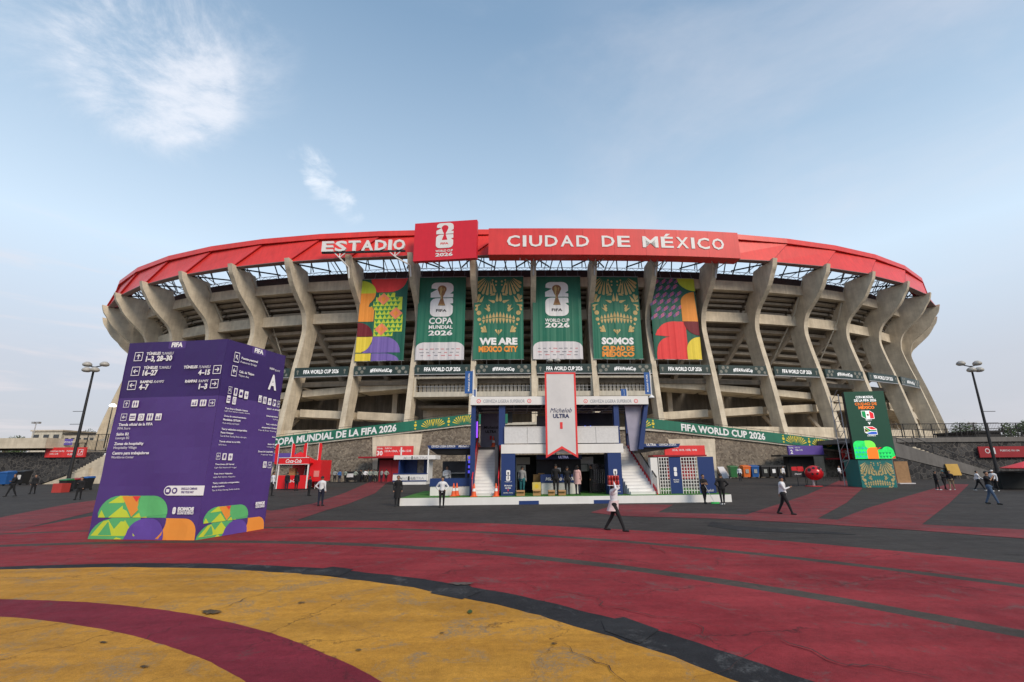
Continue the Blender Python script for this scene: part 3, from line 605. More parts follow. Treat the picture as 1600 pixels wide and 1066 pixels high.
def skull(pn,L,H,m=GOLD,y0=0,y1=1,d=.04):
    P=[]
    X=lambda x:x*L; Y=lambda y:(y0+(y1-y0)*y)*H
    s=L
    for sg in (-1,1):
        c=lambda x:.5+sg*x
        for i in range(7):      # fans of long drops at the brow
            aL=216+i*11.5; ang=aL if sg<0 else 180-aL; l=(.34,.39,.43,.45,.45,.43,.40)[i]; ca_,sa_=math.cos(R(ang)),math.sin(R(ang))
            P.append(petal(X(c(.18))+ca_*s*.13,Y(1.03)+sa_*s*.13,ang,s*(l-.12),s*.058))
        P.append(petal(X(c(.46)),Y(.80),(250 if sg<0 else 290),s*.20,s*.06))
        for j,(ax,ay,an,l,w) in enumerate([(.40,.66,60,.13,.06),(.42,.66,100,.14,.06),(.38,.65,20,.11,.05),(.36,.62,-20,.11,.05),(.42,.60,-70,.10,.05),(.30,.74,-60,.14,.06),(.22,.68,200,.13,.06),(.26,.62,240,.12,.055),(.18,.74,160,.10,.05),(.30,.57,210,.12,.05)]):
            P.append(petal(X(c(ax)),Y(ay-.01),an if sg>0 else 180-an,s*l*1.15,s*w))
        P+= [disc(X(c(.40)),Y(.49),s*.048),disc(X(c(.39)),Y(.40),s*.038),disc(X(c(.37)),Y(.335),s*.022),disc(X(c(.28)),Y(.87),s*.018),disc(X(c(.06)),Y(.93),s*.022),disc(X(c(.06)),Y(.88),s*.018),disc(X(c(.13)),Y(.95),s*.018),disc(X(c(.14)),Y(.89),s*.02),disc(X(c(.20)),Y(.59),s*.02)]
        for an,l in ((115,.15),(140,.16),(165,.12)): P.append(petal(X(c(.23)),Y(.225),(180-an) if sg>0 else an,s*l,s*.05))
        P.append(petal(X(.5+sg*.035),Y(.77),(-90+sg*-0),s*.19,s*.06))
        P.append(petal(X(.5+sg*.01),Y(.20),90+sg*-28,s*.11,s*.04))
    P.append(petal(X(.5),Y(.18),90,s*.12,s*.035))
    n=10
    for i in range(n):
        x=.5+(i-(n-1)/2)*.067; yy=.43-.03*abs(i-4.5)/4.5+0
        k=.052-.004*abs(i-4.5)
        for u in (1,-1):
            h=k*(1.15 if u<0 else 1.1)
            P.append([(X(x-.028),Y(yy+u*.006)),(X(x-.020),Y(yy+u*h*.75)),(X(x),Y(yy+u*h*1.5)),(X(x+.020),Y(yy+u*h*.75)),(X(x+.028),Y(yy+u*.006))])
    P=[[(min(max(px,.02*L),.98*L),min(py,.99*H)) for px,py in q] for q in P]
    pn.emit('printed_petals',m,P,d,kind='stuff')
BN='tall cloth banners hung between the central fins'
def bframe(ka,kb,z0,z1,label,seed):
    a=ring(ka,-5.1,z0); b=ring(kb,-5.1,z0); X=b-a; L=X.length; N=Vector((X.y,-X.x,0)).normalized(); H=z1-z0
    t=thing('hanging_banner',label,'banner',tuple(a.lerp(b,.5)),group=BN)
    pn=Panel(t,a,X,N,fold=fold(L,seed),cuts=([L*i/36 for i in range(1,36)],[H*.25,H*.5,H*.75]))
    mb=MB(); mb.tube(pn.O+pn.X*-.1+pn.U*(H+.02)+pn.N*.0,pn.O+pn.X*(L+.1)+pn.U*(H+.02),.06,n=5); mb.tube(pn.O+pn.X*-.1+pn.U*-.03,pn.O+pn.X*(L+.1)+pn.U*-.03,.05,n=5)
    for i in range(5):
        q=pn.O+pn.X*(L*(.04+.23*i)); mb.tube(q+pn.U*H,q+pn.U*(H+1.3)-pn.N*.6,.025,n=4); mb.tube(q,q-pn.U*1.2-pn.N*.2,.02,n=4)
    mb.build('poles_and_ties',GALV,t,kind='stuff')
    return t,pn,L,H
Z0,Z1=20.35,36.15
def geoA():
    t,pn,L,H=bframe(5.03,5.84,Z0,Z1-.1,'patterned banner with yellow, orange, lime and purple shapes, leftmost of the six',1)
    S=lambda pts:[(x*L,y*H) for x,y in pts]; e=lambda n,m,p,d: pn.emit(n,m,[S(q) for q in p],d)
    e('cloth',GRND,[rect(0,0,1,1)],0)
    e('printed_red_shape',PRED,[[(.20,1),(1,1)]+arc(.62,1,.36,.17,-10,-90,8)+[(.35,.83),(.25,.9)]],.03)
    e('printed_lime_shape',LIME,[[(0,.82),(.33,.82)]+arc(.0,.83,.33,.15,0,90,8)],.05)
    e('printed_orange_shape',ORG,[[(0,.47),(.32,.47),(.32,.64),(.19,.655)]+arc(.0,.82,.33,.16,-50,0,6)+[(0,.82)]],.05)
    rows=10; P=[];Q=[]
    for r in range(rows):
        y=.29+r*.053; yc=(y+.0265)
        xr=.93 if .34<y<.60 else (.90 if y>.6 and y<.75 else .84); 
        if r in (0,9): xr=.74
        if r==5: xr=.80
        x0=.34 if r<9 else .40
        if r in (6,7): x0=.24+.05*(r-6)
        Q.append(rect(x0,y,xr,y+.053))
        n=int((xr-x0)/.095)
        for i in range(n):
            xa=x0+i*.095+(.0 if r%2 else .02); 
            if xa+.095<=xr+.005: P.append([(xa,y+.050),(xa+.0475,y+.004),(xa+.095,y+.050)])
    e('printed_lime_field',LIME,Q,.03); e('printed_triangles',mat('print_leaf_green',(.04,.26,.07),.6,.05),P,.05)
    for (x,y) in ((.50,.745),(.78,.565),(.50,.375)):
        e('printed_diamond',PEACH,[[(x-.14,y),(x,y-.075),(x+.14,y),(x,y+.075)]],.06); e('printed_diamond_core',ORG,[[(x-.06,y),(x,y-.035),(x+.06,y),(x,y+.035)]],.075)
    e('printed_maroon_shape',MAROON,[[(0,.29),(.33,.29)]+arc(.0,.29,.33,.17,0,90,8)],.06)
    e('printed_yellow_shape',YEL,[[(0,.10),(.12,.10)]+arc(.05,.28,.28,.18,-75,0,8)+[(.33,.285),(0,.285)],rect(0,0,.32,.088)],.06)
    e('printed_purple_shape',PURP,[[(.13,.095),(.92,.095)]+arc(.55,.11,.36,.175,0,90,8)+[(.33,.285),(.32,.2)],[(.33,0),(.9,0)]+arc(.55,0,.35,.088,0,80,6)+[(.33,.088)]],.04)
def geoB():
    t,pn,L,H=bframe(10.03,10.83,Z0,Z1-.1,'patterned banner with red, orange and yellow shapes and pink dashes, rightmost of the six',6)
    S=lambda pts:[(x*L,y*H) for x,y in pts]; e=lambda n,m,p,d: pn.emit(n,m,[S(q) for q in p],d)
    e('cloth',GRND,[rect(0,0,1,1)],0)
    P=[];Q=[]
    for i in range(5):
        for j in range(6):
            x=.04+i*.16+(.08 if j%2 else 0); y=.50+j*.085+i*.01
            if x+.1<.72 and y<.98: 
                Q.append([(x-.05,y-.03),(x+.12,y+.035),(x+.08,y+.06),(x-.06,y+.0)])
                for m_ in range(3): P.append([(x,y-.012+m_*.016),(x+.075,y+.016+m_*.016),(x+.075,y+.024+m_*.016),(x,y-.004+m_*.016)])
    e('printed_purple_bands',mat('print_dull_purple',(.13,.11,.25),.6,.05),Q,.02); e('printed_pink_dashes',mat('print_pink',(.75,.16,.30),.6,.04),P,.04)
    e('printed_lime_shape',LIME,[[(.62,1)]+arc(1,1,.38,.16,180,270,8)+[(1,1)]],.05)
    e('printed_orange_shape',ORG,[[(.66,.46),(.66,.72)]+arc(1,.70,.34,.13,180,95,8)+[(1,.46)]],.05)
    e('printed_red_shape',PRED,[[(.05,0),(.05,.08)]+arc(.38,.10,.32,.17,180,95,6)+[(.04,.285),(.10,.36)]+arc(.45,.30,.36,.155,160,90,6)+[(.66,.455),(.72,.455),(.72,0)]],.04)
    e('printed_maroon_shape',MAROON,[[(.66,.46)]+arc(1,.46,.32,.17,180,270,8)+[(1,.46)]],.06)
    e('printed_yellow_shape',YEL,[[(.70,0),(.70,.10)]+arc(1,.12,.3,.15,180,95,8)+[(1,.27),(1,0)]],.07)
def emb(ka,kb,lines,label,seed):
    t,pn,L,H=bframe(ka,kb,Z0,Z1,label,seed)
    pn.emit('cloth',GRN,[rect(0,0,L,H)],0)
    emblem(pn,L*.26,H*.51,L*.48,H*.42)
    for s,y,h in lines: pn.text(s,L*.5,y*H,h*H,WHITP,w=L*.50,al='c',bold=.03,d=.05)
    pn.emit('printed_white_field',SILV,[[(0,0),(L,0),(L,H*.13)]+arc(L*.82,H*.13,L*.18,H*.075,0,90,6)+arc(L*.18,H*.13,L*.18,H*.075,90,180,6)],.04)
    rr_=random.Random(seed); P=[];Q=[]
    for row,(y,n) in enumerate(((.125,8),(.085,7),(.05,6))):
        for i in range(n):
            x=.07+.86*(i+.5)/n; w_=rr_.uniform(.02,.045)
            (P if rr_.random()<.6 else Q).append(rect((x-w_)*L,(y-.004)*H,(x+w_)*L,(y+.005)*H))
    pn.emit('printed_small_marks',mat('print_mid_grey',(.25,.25,.28),.6),P,.06); pn.emit('printed_red_marks',mat('print_soft_red',(.6,.2,.22),.6),Q,.06)
def skl(ka,kb,lines,label,seed):
    t,pn,L,H=bframe(ka,kb,Z0,Z1,label,seed)
    pn.emit('cloth',GRN,[rect(0,0,L,H)],0); skull(pn,L,H,y0=.12,y1=1.0)
    for s,y,h,m,w in lines: pn.text(s,L*.5,y*H,h*H,m,w=L*w,al='c',bold=.055,d=.05)
geoA()
emb(6.03,6.84,[('COPA',.425,.072),('MUNDIAL',.365,.042),('2026',.288,.055)],'green banner with trophy emblem reading COPA MUNDIAL 2026',2)
skl(6.99,7.83,[('WE ARE',.175,.073,WHITP,.76),('MEXICO CITY',.09,.062,ORG,.78)],'green banner with a golden flower skull reading WE ARE MEXICO CITY',3)
emb(7.99,8.82,[('WORLD CUP',.440,.038),('2026',.373,.056)],'green banner with trophy emblem reading WORLD CUP 2026',4)
skl(9.0,9.83,[('SOMOS',.175,.073,WHITP,.66),('CIUDAD DE',.098,.052,ORG,.66),('MÉXICO',.03,.055,ORG,.66)],'green banner with a golden flower skull reading SOMOS CIUDAD DE MÉXICO',5)
geoB()
# ================= signs on the roof edge =================
t=thing('emblem_sign','square red sign box with the white 26 emblem on the roof edge','sign',(-14.6,72,36))
A=Vector((-20.1,74.2,36.05)); B=Vector((-9.1,73.0,36.05)); X=B-A; L=X.length; N=Vector((X.y,-X.x,0)).normalized()
pn=Panel(t,A,X,N); H=7.15
MB().hexa([pn.w(0,0,0),pn.w(L,0,0),pn.w(L,0,-.9),pn.w(0,0,-.9)],[pn.w(0,H,0),pn.w(L,H,0),pn.w(L,H,-.9),pn.w(0,H,-.9)]).build('sign_box',mat('red_sign_box',(.70,.016,.035),.45,.05,streak=.05),t)
emblem(pn,L*.355,H*.30,L*.275,H*.66,m=WHITE,d=.06,ink=REDS,cut=mat('red_sign_box',(1,0,0)))
pn.text('WORLD CUP',L*.492,H*.20,H*.055,WHITE,w=L*.275,al='c',bold=.03,d=.05); pn.text('2026',L*.492,H*.09,H*.082,WHITE,w=L*.275,al='c',bold=.04,d=.05)
mb=MB()
for f in (.15,.85): mb.tube(pn.w(L*f,1,-.9),ring(6.5 if f<.5 else 7,-3,37),.12); 
mb.build('support_struts',GALV,t)
t=thing('name_sign','long red sign board reading CIUDAD DE MÉXICO along the roof edge','sign',tuple(ring(9.3,2.6,37)))
LETR=[]
n=8; ks=[7.28+(11.28-7.28)*i/n for i in range(n+1)]; pts=[ring(k,2.7,36.95) for k in ks]
s=[0]
for a,b in zip(pts,pts[1:]): s.append(s[-1]+(b-a).length)
def place(x,y,d):
    i=max(0,min(n-1,next((j for j in range(n) if s[j+1]>=x-1e-6),n-1))); f=(x-s[i])/(s[i+1]-s[i]); p=pts[i].lerp(pts[i+1],f); k=ks[i]+(ks[i+1]-ks[i])*f
    return p+Vector((0,0,y))+rnorm(k)*d
class RP2(Panel):
    def w(q,x,y,d): return place(x,y,d)
pn=RP2(t,(0,0,0),(1,0,0),(0,-1,0)); pn.cuts=(s[1:-1],[])
HH=4.95
for i in range(n):
    a,b=s[i]+.012,s[i+1]-.012
    MB().hexa([place(a,0,0),place(b,0,0),place(b,-.15,-2.2),place(a,-.15,-2.2)],[place(a,HH,0),place(b,HH,0),place(b,HH-.25,-2.2),place(a,HH-.25,-2.2)]).build('sign_panel',REDS,t)
def letters(pn,txt,x0,x1,y,h,m,bold,d,thick,gap=.22,wide={'I':.28,'M':1.25,' ':.55}):
    ws=[wide.get(c,1.) for c in txt]; tot=sum(ws)+gap*(len(txt)-1); u=(x1-x0)/tot; x=x0
    for c,w_ in zip(txt,ws):
        if c!=' ':
            hh=h
            pn.text(c,x,y,hh,m,w=u*w_,bold=bold,d=d,name='letter',thick=thick)
        x+=u*(w_+gap)
letters(pn,'CIUDAD DE MÉXICO',s[-1]*.072,s[-1]*.935,1.5,2.05,WHITE,.018,.09,.06)
for k in (8,9,10,11):
    mb=MB()
    for f in (-.13,0,.13): mb.tube(ring(k,-.3,36.0),ring(k+f,1.2,36.9),.09,n=5)
    mb.tube(ring(k,-.6,34.5),ring(k,-.2,36.2),.16,n=6); mb.tube(ring(k,-.3,36.0),ring(k,-.9,38.4),.1,n=5); mb.build('support_strut',GALV,t)
t=thing('name_sign','free standing white letters reading ESTADIO on the roof edge','sign',tuple(ring(5.2,2,38.6)))
A=ring(4.63,1.9,38.75); B=ring(5.95,1.9,38.55); X=B-A; L=X.length; N=Vector((X.y,-X.x,0)).normalized()
pn=Panel(t,A,X,N,U=(0,0,1))
letters(pn,'ESTADIO',0,L,0,1.85,WHITE,.03,0,.35,gap=.14)
mb=MB(); mb.bar(pn.w(0,-.18,-.35),pn.w(L,-.18,-.35),.3,.3); mb.build('base_rail',BLACKM,t)
for x in (.22,.88):
    mb=MB(); k=5 if x<.5 else 6; base=ring(k,-.2,36.4)
    mb.tube(ring(k,-.7,34.5),base,.14); c=pn.w(L*x,-1.2,-.3); mb.tube(base,c,.13)
    for dx in (-1.1,-.0,1.1): mb.tube(c,pn.w(L*x+dx,-.15,-.3),.09,n=5)
    mb.build('support_strut',WHITE,t)
# ================= tunnel mouths with numbered signs =================
def tunnel(k0,k1,num,smat,label,big,extra,zs,group='numbered tunnel entrances',doormat=REDD,off=4.6,canopy=True):
    a=ring(k0,off+.5,0); b=ring(k1,off+.5,0); X=b-a; L=X.length; N=Vector((X.y,-X.x,0)).normalized()
    t=thing('tunnel_entrance',label,'entrance',tuple(a.lerp(b,.5)),group=group)
    pn=Panel(t,a,X,N)
    W_=lambda x,y,d:pn.w(x,y,d)
    def bx(n,m,x0,x1,y0,y1,d0,d1): MB().hexa([W_(x0,y0,d0),W_(x1,y0,d0),W_(x1,y0,d1),W_(x0,y0,d1)],[W_(x0,y1,d0),W_(x1,y1,d0),W_(x1,y1,d1),W_(x0,y1,d1)]).build(n,m,t)
    z0,z1=zs
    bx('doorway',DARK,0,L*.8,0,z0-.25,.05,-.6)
    bx('door_leaf',doormat,L*.06,L*.40,0,z0-.5,.12,.06); bx('door_leaf',doormat,L*.41,L*.74,0,z0-.5,.12,.06)
    if canopy: bx('canopy',doormat,-2.2,L*.95,z0-.25,z0-.02,2.0,-.3)
    bx('sign_board',smat,0,L,z0,z1,.9,.6)
    s_=Panel(t,W_(0,z0,.9),X,N); h=z1-z0
    s_.text(num,h*.35,h*.12,h*.42,WHITP,bold=.03,al='c',d=.02); s_.text('TÚNEL',h*.35,h*.70,h*.14,WHITP,al='c',d=.02)
    s_.text(big,h*.85,h*.42,h*.20,WHITP,d=.02); s_.text(extra,h*.85,h*.74,h*.12,WHITP,d=.02)
    return t
tunnel(5.87,6.35,'30',REDS,'tunnel entrance with red sign numbered 30 left of the pavilion','101A-104A, 124B-133B','PUERTAS',(3.55,5.0))
tunnel(9.72,10.26,' ',REDS,'red signed tunnel entrance behind the right end of the pavilion','101A, 101B, 103B, 104B','PUERTAS',(3.4,4.75))
tunnel(11.4,11.9,'2',mat('purple_sign',(.12,.07,.33),.5,.05),'tunnel entrance with purple sign numbered 2','106-110','PALCOS',(3.3,4.65),doormat=BLACKM)
tunnel(12.18,12.62,'3',REDS,'tunnel entrance with red sign numbered 3','101A, 105B, 110B','PUERTAS',(2.8,4.2))
for kk,w_ in ((4.2,1.0),):
    a=ring(4.35,5.2,2.9); t=thing('hanging_sign','purple sign above the red kiosk at the foot of the ramp','sign',tuple(a))
    MB().hexa([a,a+Vector((4.6,0,0)),a+Vector((4.6,.3,0)),a+Vector((0,.3,0))],[a+Vector((0,0,1.3)),a+Vector((4.6,0,1.3)),a+Vector((4.6,.3,1.3)),a+Vector((0,.3,1.3))]).build('sign_board',mat('purple_sign',(1,1,1)),t)
# ================= purple wayfinding totem =================
t=thing('wayfinding_totem','big purple four sided totem with white directions and patterned foot','sign',(-12.1,17.5,0))
PU=mat('totem_purple',(.080,.040,.205),.45,.06,.5); PUD=mat('totem_dark_purple',(.040,.016,.125),.45,.06,.5)
A=Vector((-14.55,16.45,0)); B=Vector((-10.70,15.97,0)); C=Vector((-10.01,18.65,0)); Dd=A+(C-B); HT=6.62
MB().prism([A+Vector((.09,.11,.02)),B+Vector((-.08,.11,.02)),C+Vector((-.12,-.08,.02)),Dd+Vector((.07,-.08,.02))],(0,0,HT-.04)).build('inner_box',BLACKM,t)
def face(P,Q):
    X=Q-P; return Panel(t,P,X,Vector((X.y,-X.x,0)).normalized()),X.length
F,LF=face(A,B); Sd,LS=face(B,C); Bk,LB=face(C,Dd); Ls,LL=face(Dd,A)
def wr(L,sd):
    r=random.Random(sd); ph=[r.uniform(0,6) for _ in range(6)]
    return lambda x,y: .016*math.sin(x*2.2+ph[0]+y*.8)+.010*math.sin(y*3.1+ph[1]+x)+.006*math.sin(x*7+y*2+ph[3])+.020*math.exp(-((y-.25)/.4)**2)*math.sin(x*6+ph[2])*.5
cuts=lambda L:([L*i/12 for i in range(1,12)],[HT*i/16 for i in range(1,16)])
for pn,L,sd in ((F,LF,1),(Sd,LS,2),(Bk,LB,3),(Ls,LL,4)):
    pn.fold=wr(L,sd); pn.cuts=cuts(L)
    pn.emit('cloth_panel',PU,[rect(0,0,L,4.62)],.0); pn.emit('cloth_header',PUD,[rect(0,4.62,L,HT)],.0)
    for o in [pn.emit('printed_tab',PU,[rrect(L*.5-.33,HT-.28,L*.5+.33,HT+.0,.06)],.006)]: pass
    pn.text('FIFA',L*.5,HT-.21,.16,WHITP,al='c',bold=.05,d=.012,w=.42)
    # foot pattern in curved shapes
    s=L; S=lambda q:[(x*L,y*L) for x,y in q]; e=lambda n,m,p,d: pn.emit(n,m,[S(q) for q in p],d)
    hA=.175
    e('printed_green_shape',MIDG,[[(.06,hA),(.70,hA),(.70,hA+.05)]+arc(.55,hA+.04,.15,.135,10,90,6)+arc(.22,hA+.02,.17,.155,90,175,6)],.006)
    e('printed_green_shape',MIDG,[[(.0,.0),(.44,.0),(.50,.06)]+[(.46,hA-.003),(.20,hA-.003)]+arc(.20,.0,.20,hA-.01,100,178,6)],.006)
    e('printed_lime_triangle',LIME,[[(.16,hA),(.27,hA+.10),(.36,hA)],[(.06,hA),(.13,hA+.0),(.08,hA+.06)],[(.13,hA+.115),(.28,hA+.118),(.30,hA+.174),(.22,hA+.174)],[(.38,hA),(.52,hA),(.45,hA+.05)],
        [(.02,.03),(.28,.03),(.17,hA-.02),(.12,hA-.03)],[(.19,.03),(.30,hA-.004),(.44,.03)],[(.24,0),(.32,0),(.28,.03)]],.009)
    e('printed_green_triangle',MIDG,[[(.09,.035),(.17,hA-.03),(.22,.035)]],.011)
    e('printed_orange_shape',ORG,[[(.24,hA+.172),(.40,hA+.172),(.42,hA+.06),(.37,hA+.005)]],.011); e('printed_red_shape',PRED,[[(.34,hA+.172),(.42,hA+.172),(.39,hA+.125)]],.013)
    e('printed_light_green_shape',mat('print_fresh_green',(.12,.50,.17),.5),[[(.46,hA+.003)]+arc(.56,hA+.03,.145,.142,0,90,6)+[(.42,hA+.172),(.41,hA+.08)]],.012)
    e('printed_violet_shape',mat('print_violet',(.13,.07,.36),.5),[[(.33,0),(.60,0)]+arc(.56,.02,.15,.15,-10,80,6)+[(.50,hA-.003)]+arc(.52,.03,.17,.14,95,175,5)],.013)
    e('printed_orange_foot',ORG,[[(.62,0),(.995,0)]+arc(.88,.05,.112,.12,0,90,6)+[(.70,hA-.003)]+arc(.55,.14,.16,.15,10,-50,5)],.011)
    pn.fold=None; pn.cuts=None
DPT=.045
def zoomer(pn,sc,ou,ov):
    def q(x,y): return pn.uv(ou+x/sc,ov+y/sc)
    def T(s,xl,yb,xr,yt,bold=.02,al='l',shear=0.,m=WHITP):
        a=q(xl,yb); b=q(xr,yb); c=q(xl,yt); h=max(.02,(c[1]-a[1]))
        pn.text(s,a[0],a[1],h,m,w=abs(b[0]-a[0]),bold=bold,shear=shear,d=DPT)
    def icon(x0,y0,x1,y1,kind):
        a=q(x0,y1); b=q(x1,y0); X0,Y0,X1,Y1=a[0],a[1],b[0],b[1]; X0,X1=min(X0,X1),max(X0,X1); w=X1-X0; h=Y1-Y0
        U=lambda pts:[(X0+px*w,Y0+py*h) for px,py in pts]
        arrows={'up':90,'left':180,'right':0,'upleft':135,'upright':45}
        if kind in arrows:
            tk=.07
            for r_ in ([(0,0),(1,0),(1,tk),(0,tk)],[(0,1-tk),(1,1-tk),(1,1),(0,1)],[(0,tk),(tk,tk),(tk,1-tk),(0,1-tk)],[(1-tk,tk),(1,tk),(1,1-tk),(1-tk,1-tk)]): pass
            pn.emit('icon_frame',WHITP,[U([(0,0),(1,0),(1,tk),(0,tk)]),U([(0,1-tk),(1,1-tk),(1,1),(0,1)]),U([(0,tk),(tk,tk),(tk,1-tk),(0,1-tk)]),U([(1-tk,tk),(1,tk),(1,1-tk),(1-tk,1-tk)])],DPT,kind='stuff')
            an=R(arrows[kind]); ca,sa=math.cos(an),math.sin(an); rot=lambda pts:[(.5+px*ca-py*sa,.5+px*sa+py*ca) for px,py in pts]
            pn.emit('icon_arrow',WHITP,[U(rot([(-.3,-.05),(.2,-.05),(.2,.05),(-.3,.05)])),U(rot([(.30,0),(.05,.25),(-.02,.18),(.17,0),(-.02,-.18),(.05,-.25)]))],DPT,kind='stuff')
        else:
            pn.emit('icon_plate',WHITP,[U(rrect(0,0,1,1,.08))],DPT)
            K2=PU; d=DPT+.006; P=[]
            if kind=='people':
                for cx in (.3,.7): P+= [U(disc(cx,.80,.08)),U(rect(cx-.11,.38,cx+.11,.68)),U(rect(cx-.06,.12,cx+.06,.37))]
            elif kind=='info': P+= [U(disc(.5,.5,.34))]
            elif kind=='store': P+= [U(rect(.12,.55,.88,.70)),U(rect(.12,.30,.88,.42))]
            elif kind=='lounge': P+= [U(rect(.12,.2,.6,.32)),U(rect(.18,.4,.5,.55)),U(rect(.66,.15,.82,.6)),U(disc(.74,.72,.08))]
            elif kind=='P': pn.text('P',X0+w/2,Y0+h*.2,h*.6,K2,al='c',bold=.05,d=d); return
            elif kind=='bus': P+= [U(rect(.25,.3,.75,.85)),U(rect(.3,.15,.42,.27)),U(rect(.58,.15,.7,.27))]
            elif kind=='car': P+= [U([(.15,.3),(.85,.3),(.85,.5),(.7,.7),(.3,.7),(.15,.5)])]
            else: P+= [U(rect(.44,.2,.56,.8)),U(rect(.2,.44,.42,.56)),U(rect(.58,.44,.8,.56))]
            pn.emit('icon_symbol',K2,P,d,kind='stuff')
            if kind=='info': pn.emit('icon_symbol',WHITP,[U(disc(.5,.5,.27))],d+.004); pn.emit('icon_symbol',K2,[U(rect(.46,.33,.54,.55)),U(rect(.46,.6,.54,.68))],d+.008,kind='stuff')
    return T,icon
T,I=zoomer(F,2.96,120,500)
I(268,150,314,192,'up'); I(254,217,300,260,'left'); I(237,282,284,325,'left'); I(632,210,675,251,'right'); I(619,275,662,317,'right')
T('TÚNELES',327,164,392,152,.04); T('TUNNELS',397,163,452,151,.0,shear=.3); T('1–3, 28–30',323,193,443,170,.045)
T('TÚNELES',314,229,378,217,.04); T('TUNNELS',384,228,439,216,.0,shear=.3); T('16–27',308,258,376,235,.045)
T('RAMPAS',298,294,355,282,.04); T('RAMPS',360,293,407,281,.0,shear=.3); T('4–7',291,323,334,300,.045)
T('TÚNELES',499,226,562,214,.04); T('TUNNELS',568,225,623,213,.0,shear=.3); T('4–15',565,255,619,233,.045)
T('RAMPAS',505,291,560,279,.04); T('RAMPS',566,290,612,278,.0,shear=.3); T('1–3',567,320,606,297,.045)
I(219,374,252,406,'up'); I(259,374,294,406,'people'); I(532,369,566,400,'lounge'); I(572,369,606,400,'people'); I(613,369,646,400,'right')
I(206,434,240,467,'left'); I(246,434,281,467,'store'); I(286,434,320,467,'info'); I(326,433,361,466,'people'); I(366,433,400,465,'lounge')
for s,xl,yb,xr,yt,b in (('Tienda oficial de la FIFA',198,491,355,479,.03),('FIFA Store',194,508,252,497,0),('Salón B2',188,535,245,523,.03),('Lounge B2',185,552,247,541,0),('Zonas de hospitality',178,579,313,567,.03),('Hospitality Village',175,597,281,585,0),('Centro para trabajadores',169,623,338,610,.03),('Workforce Center',164,641,268,630,0)): T(s,xl,yb,xr,yt,b)
a=F.uv(120+403/2.96,500+812/2.96); b=F.uv(120+596/2.96,500+766/2.96); hh=b[1]-a[1]
F.emit('printed_pill',WHITP,[arc(a[0]+hh/2,a[1]+hh/2,hh/2,hh/2,90,270,8)+[(b[0],a[1]),(b[0],b[1])]],DPT-.01)
F.emit('printed_mark',PU,[disc(a[0]+hh*.5,a[1]+hh*.5,hh*.38),disc(a[0]+hh*1.3,a[1]+hh*.5,hh*.32)],DPT); F.emit('printed_mark_core',WHITP,[disc(a[0]+hh*1.3,a[1]+hh*.5,hh*.18),rect(a[0]+hh*.32,a[1]+hh*.34,a[0]+hh*.68,a[1]+hh*.66)],DPT+.006)
T('ORGULLO CAMINAR',487,785,562,775,.03,m=PU); T('FIND YOUR WAY',487,801,545,791,.03,m=PU)
def mini(pn,T,q,xs,ys,xe,ye):
    T('SOMOS',xs,ys,xe,ye,.06)
a=F.uv(120+445/2.96,500+898/2.96); b=F.uv(120+466/2.96,500+865/2.96)
F.emit('emblem',WHITP,[rrect(a[0],a[1],b[0],b[1],.05)],DPT); F.emit('emblem_core',PU,[rrect(a[0]+.06,a[1]+.08,b[0]-.06,b[1]-.08,.02)],DPT+.006)
T('SOMOS',470,881,546,866,.07); T('CIUDAD DE MÉXICO',468,898,544,884,.05)
T2,I2=zoomer(Sd,1066/120,340,535)
I2(207,150,300,268,'upleft'); I2(172,335,265,462,'left')
def TS(z,s,xl,yb,xr,yt,b):   # writing on the side face: the baseline falls away, so each end is measured
    T2_,_=z; T2_(s,xl,yb,xr,yt,b)
for s,xl,yb,xr,yt,b in (('Puente peatonal',318,232,550,200,.03),('Pedestrian Bridge',305,284,535,255,0),('Calz. de Tlalpan',285,420,498,388,.03),('Tlalpan Ave',275,470,425,442,0),('SALIDA',708,372,778,345,.03),('EXIT',785,402,855,376,0),('A',685,640,802,440,.04)): T2(s,xl,yb,xr,yt,b)
for x0,y0,x1,y1,k in ((128,620,190,710,'upleft'),(205,642,268,738,'bus'),(278,664,345,762,'car'),(352,686,418,784,'other'),(105,742,170,838,'store'),(185,762,250,860,'info'),(548,742,606,830,'lounge'),(612,762,672,850,'people'),(680,782,738,868,'other'),(748,800,800,884,'P'),(808,818,858,898,'upright')): I2(x0,y0,x1,y1,k)
T3,I3=zoomer(Sd,558/110,330,640)
for s,xl,yb,xr,yt,b in (('Tren ligero Estadio Azteca',100,-5,285,-18,.03),('Light Rail Station Estadio Azteca',97,14,300,3,0),('Zona de estacionamiento',92,55,272,43,.03),('Mundialista CETRAM',86,85,224,70,.03),('Park & Ride CETRAM',82,112,214,100,0),('Taxi y vehículos compartidos',72,160,277,146,.03),('Paseo Arenque',66,188,168,174,.03),('Taxi & Ride Sharing Paseo Arenque',62,215,272,202,0),('Tienda oficial de la FIFA',54,258,224,246,.03),('FIFA Store',50,284,112,273,0),
    ('Tren ligero El Vergel',22,440,172,428,.03),('Light Rail Station El Vergel',18,466,190,455,0),('Tren ligero Huipulco',12,515,160,504,.03),('Light Rail Station Huipulco',8,542,180,530,0),('Taxi y vehículos compartidos',2,590,212,578,.03),('Emilio Ladrón',-2,618,96,607,.03),('Taxi & Ride Sharing Emilio Ladrón',-4,648,214,636,0),
    ('Salida D - Av. del Imán',432,-2,535,-14,.03),('Estacionamiento',430,55,524,44,.03),('Parking',482,82,520,73,0),('Taxi y vehículos',426,120,516,109,.03),('compartidos Cantera',392,146,512,134,.03),('Taxi & Ride Sharing',364,168,508,157,0),('Ruta',476,222,502,212,.03),('Salón B1',440,280,492,269,.03),('Lounge B1',434,300,490,290,0),('Zonas de hospitality',362,338,482,326,.03),('Hospitality Village',386,362,480,352,0)): T3(s,xl,yb,xr,yt,b)
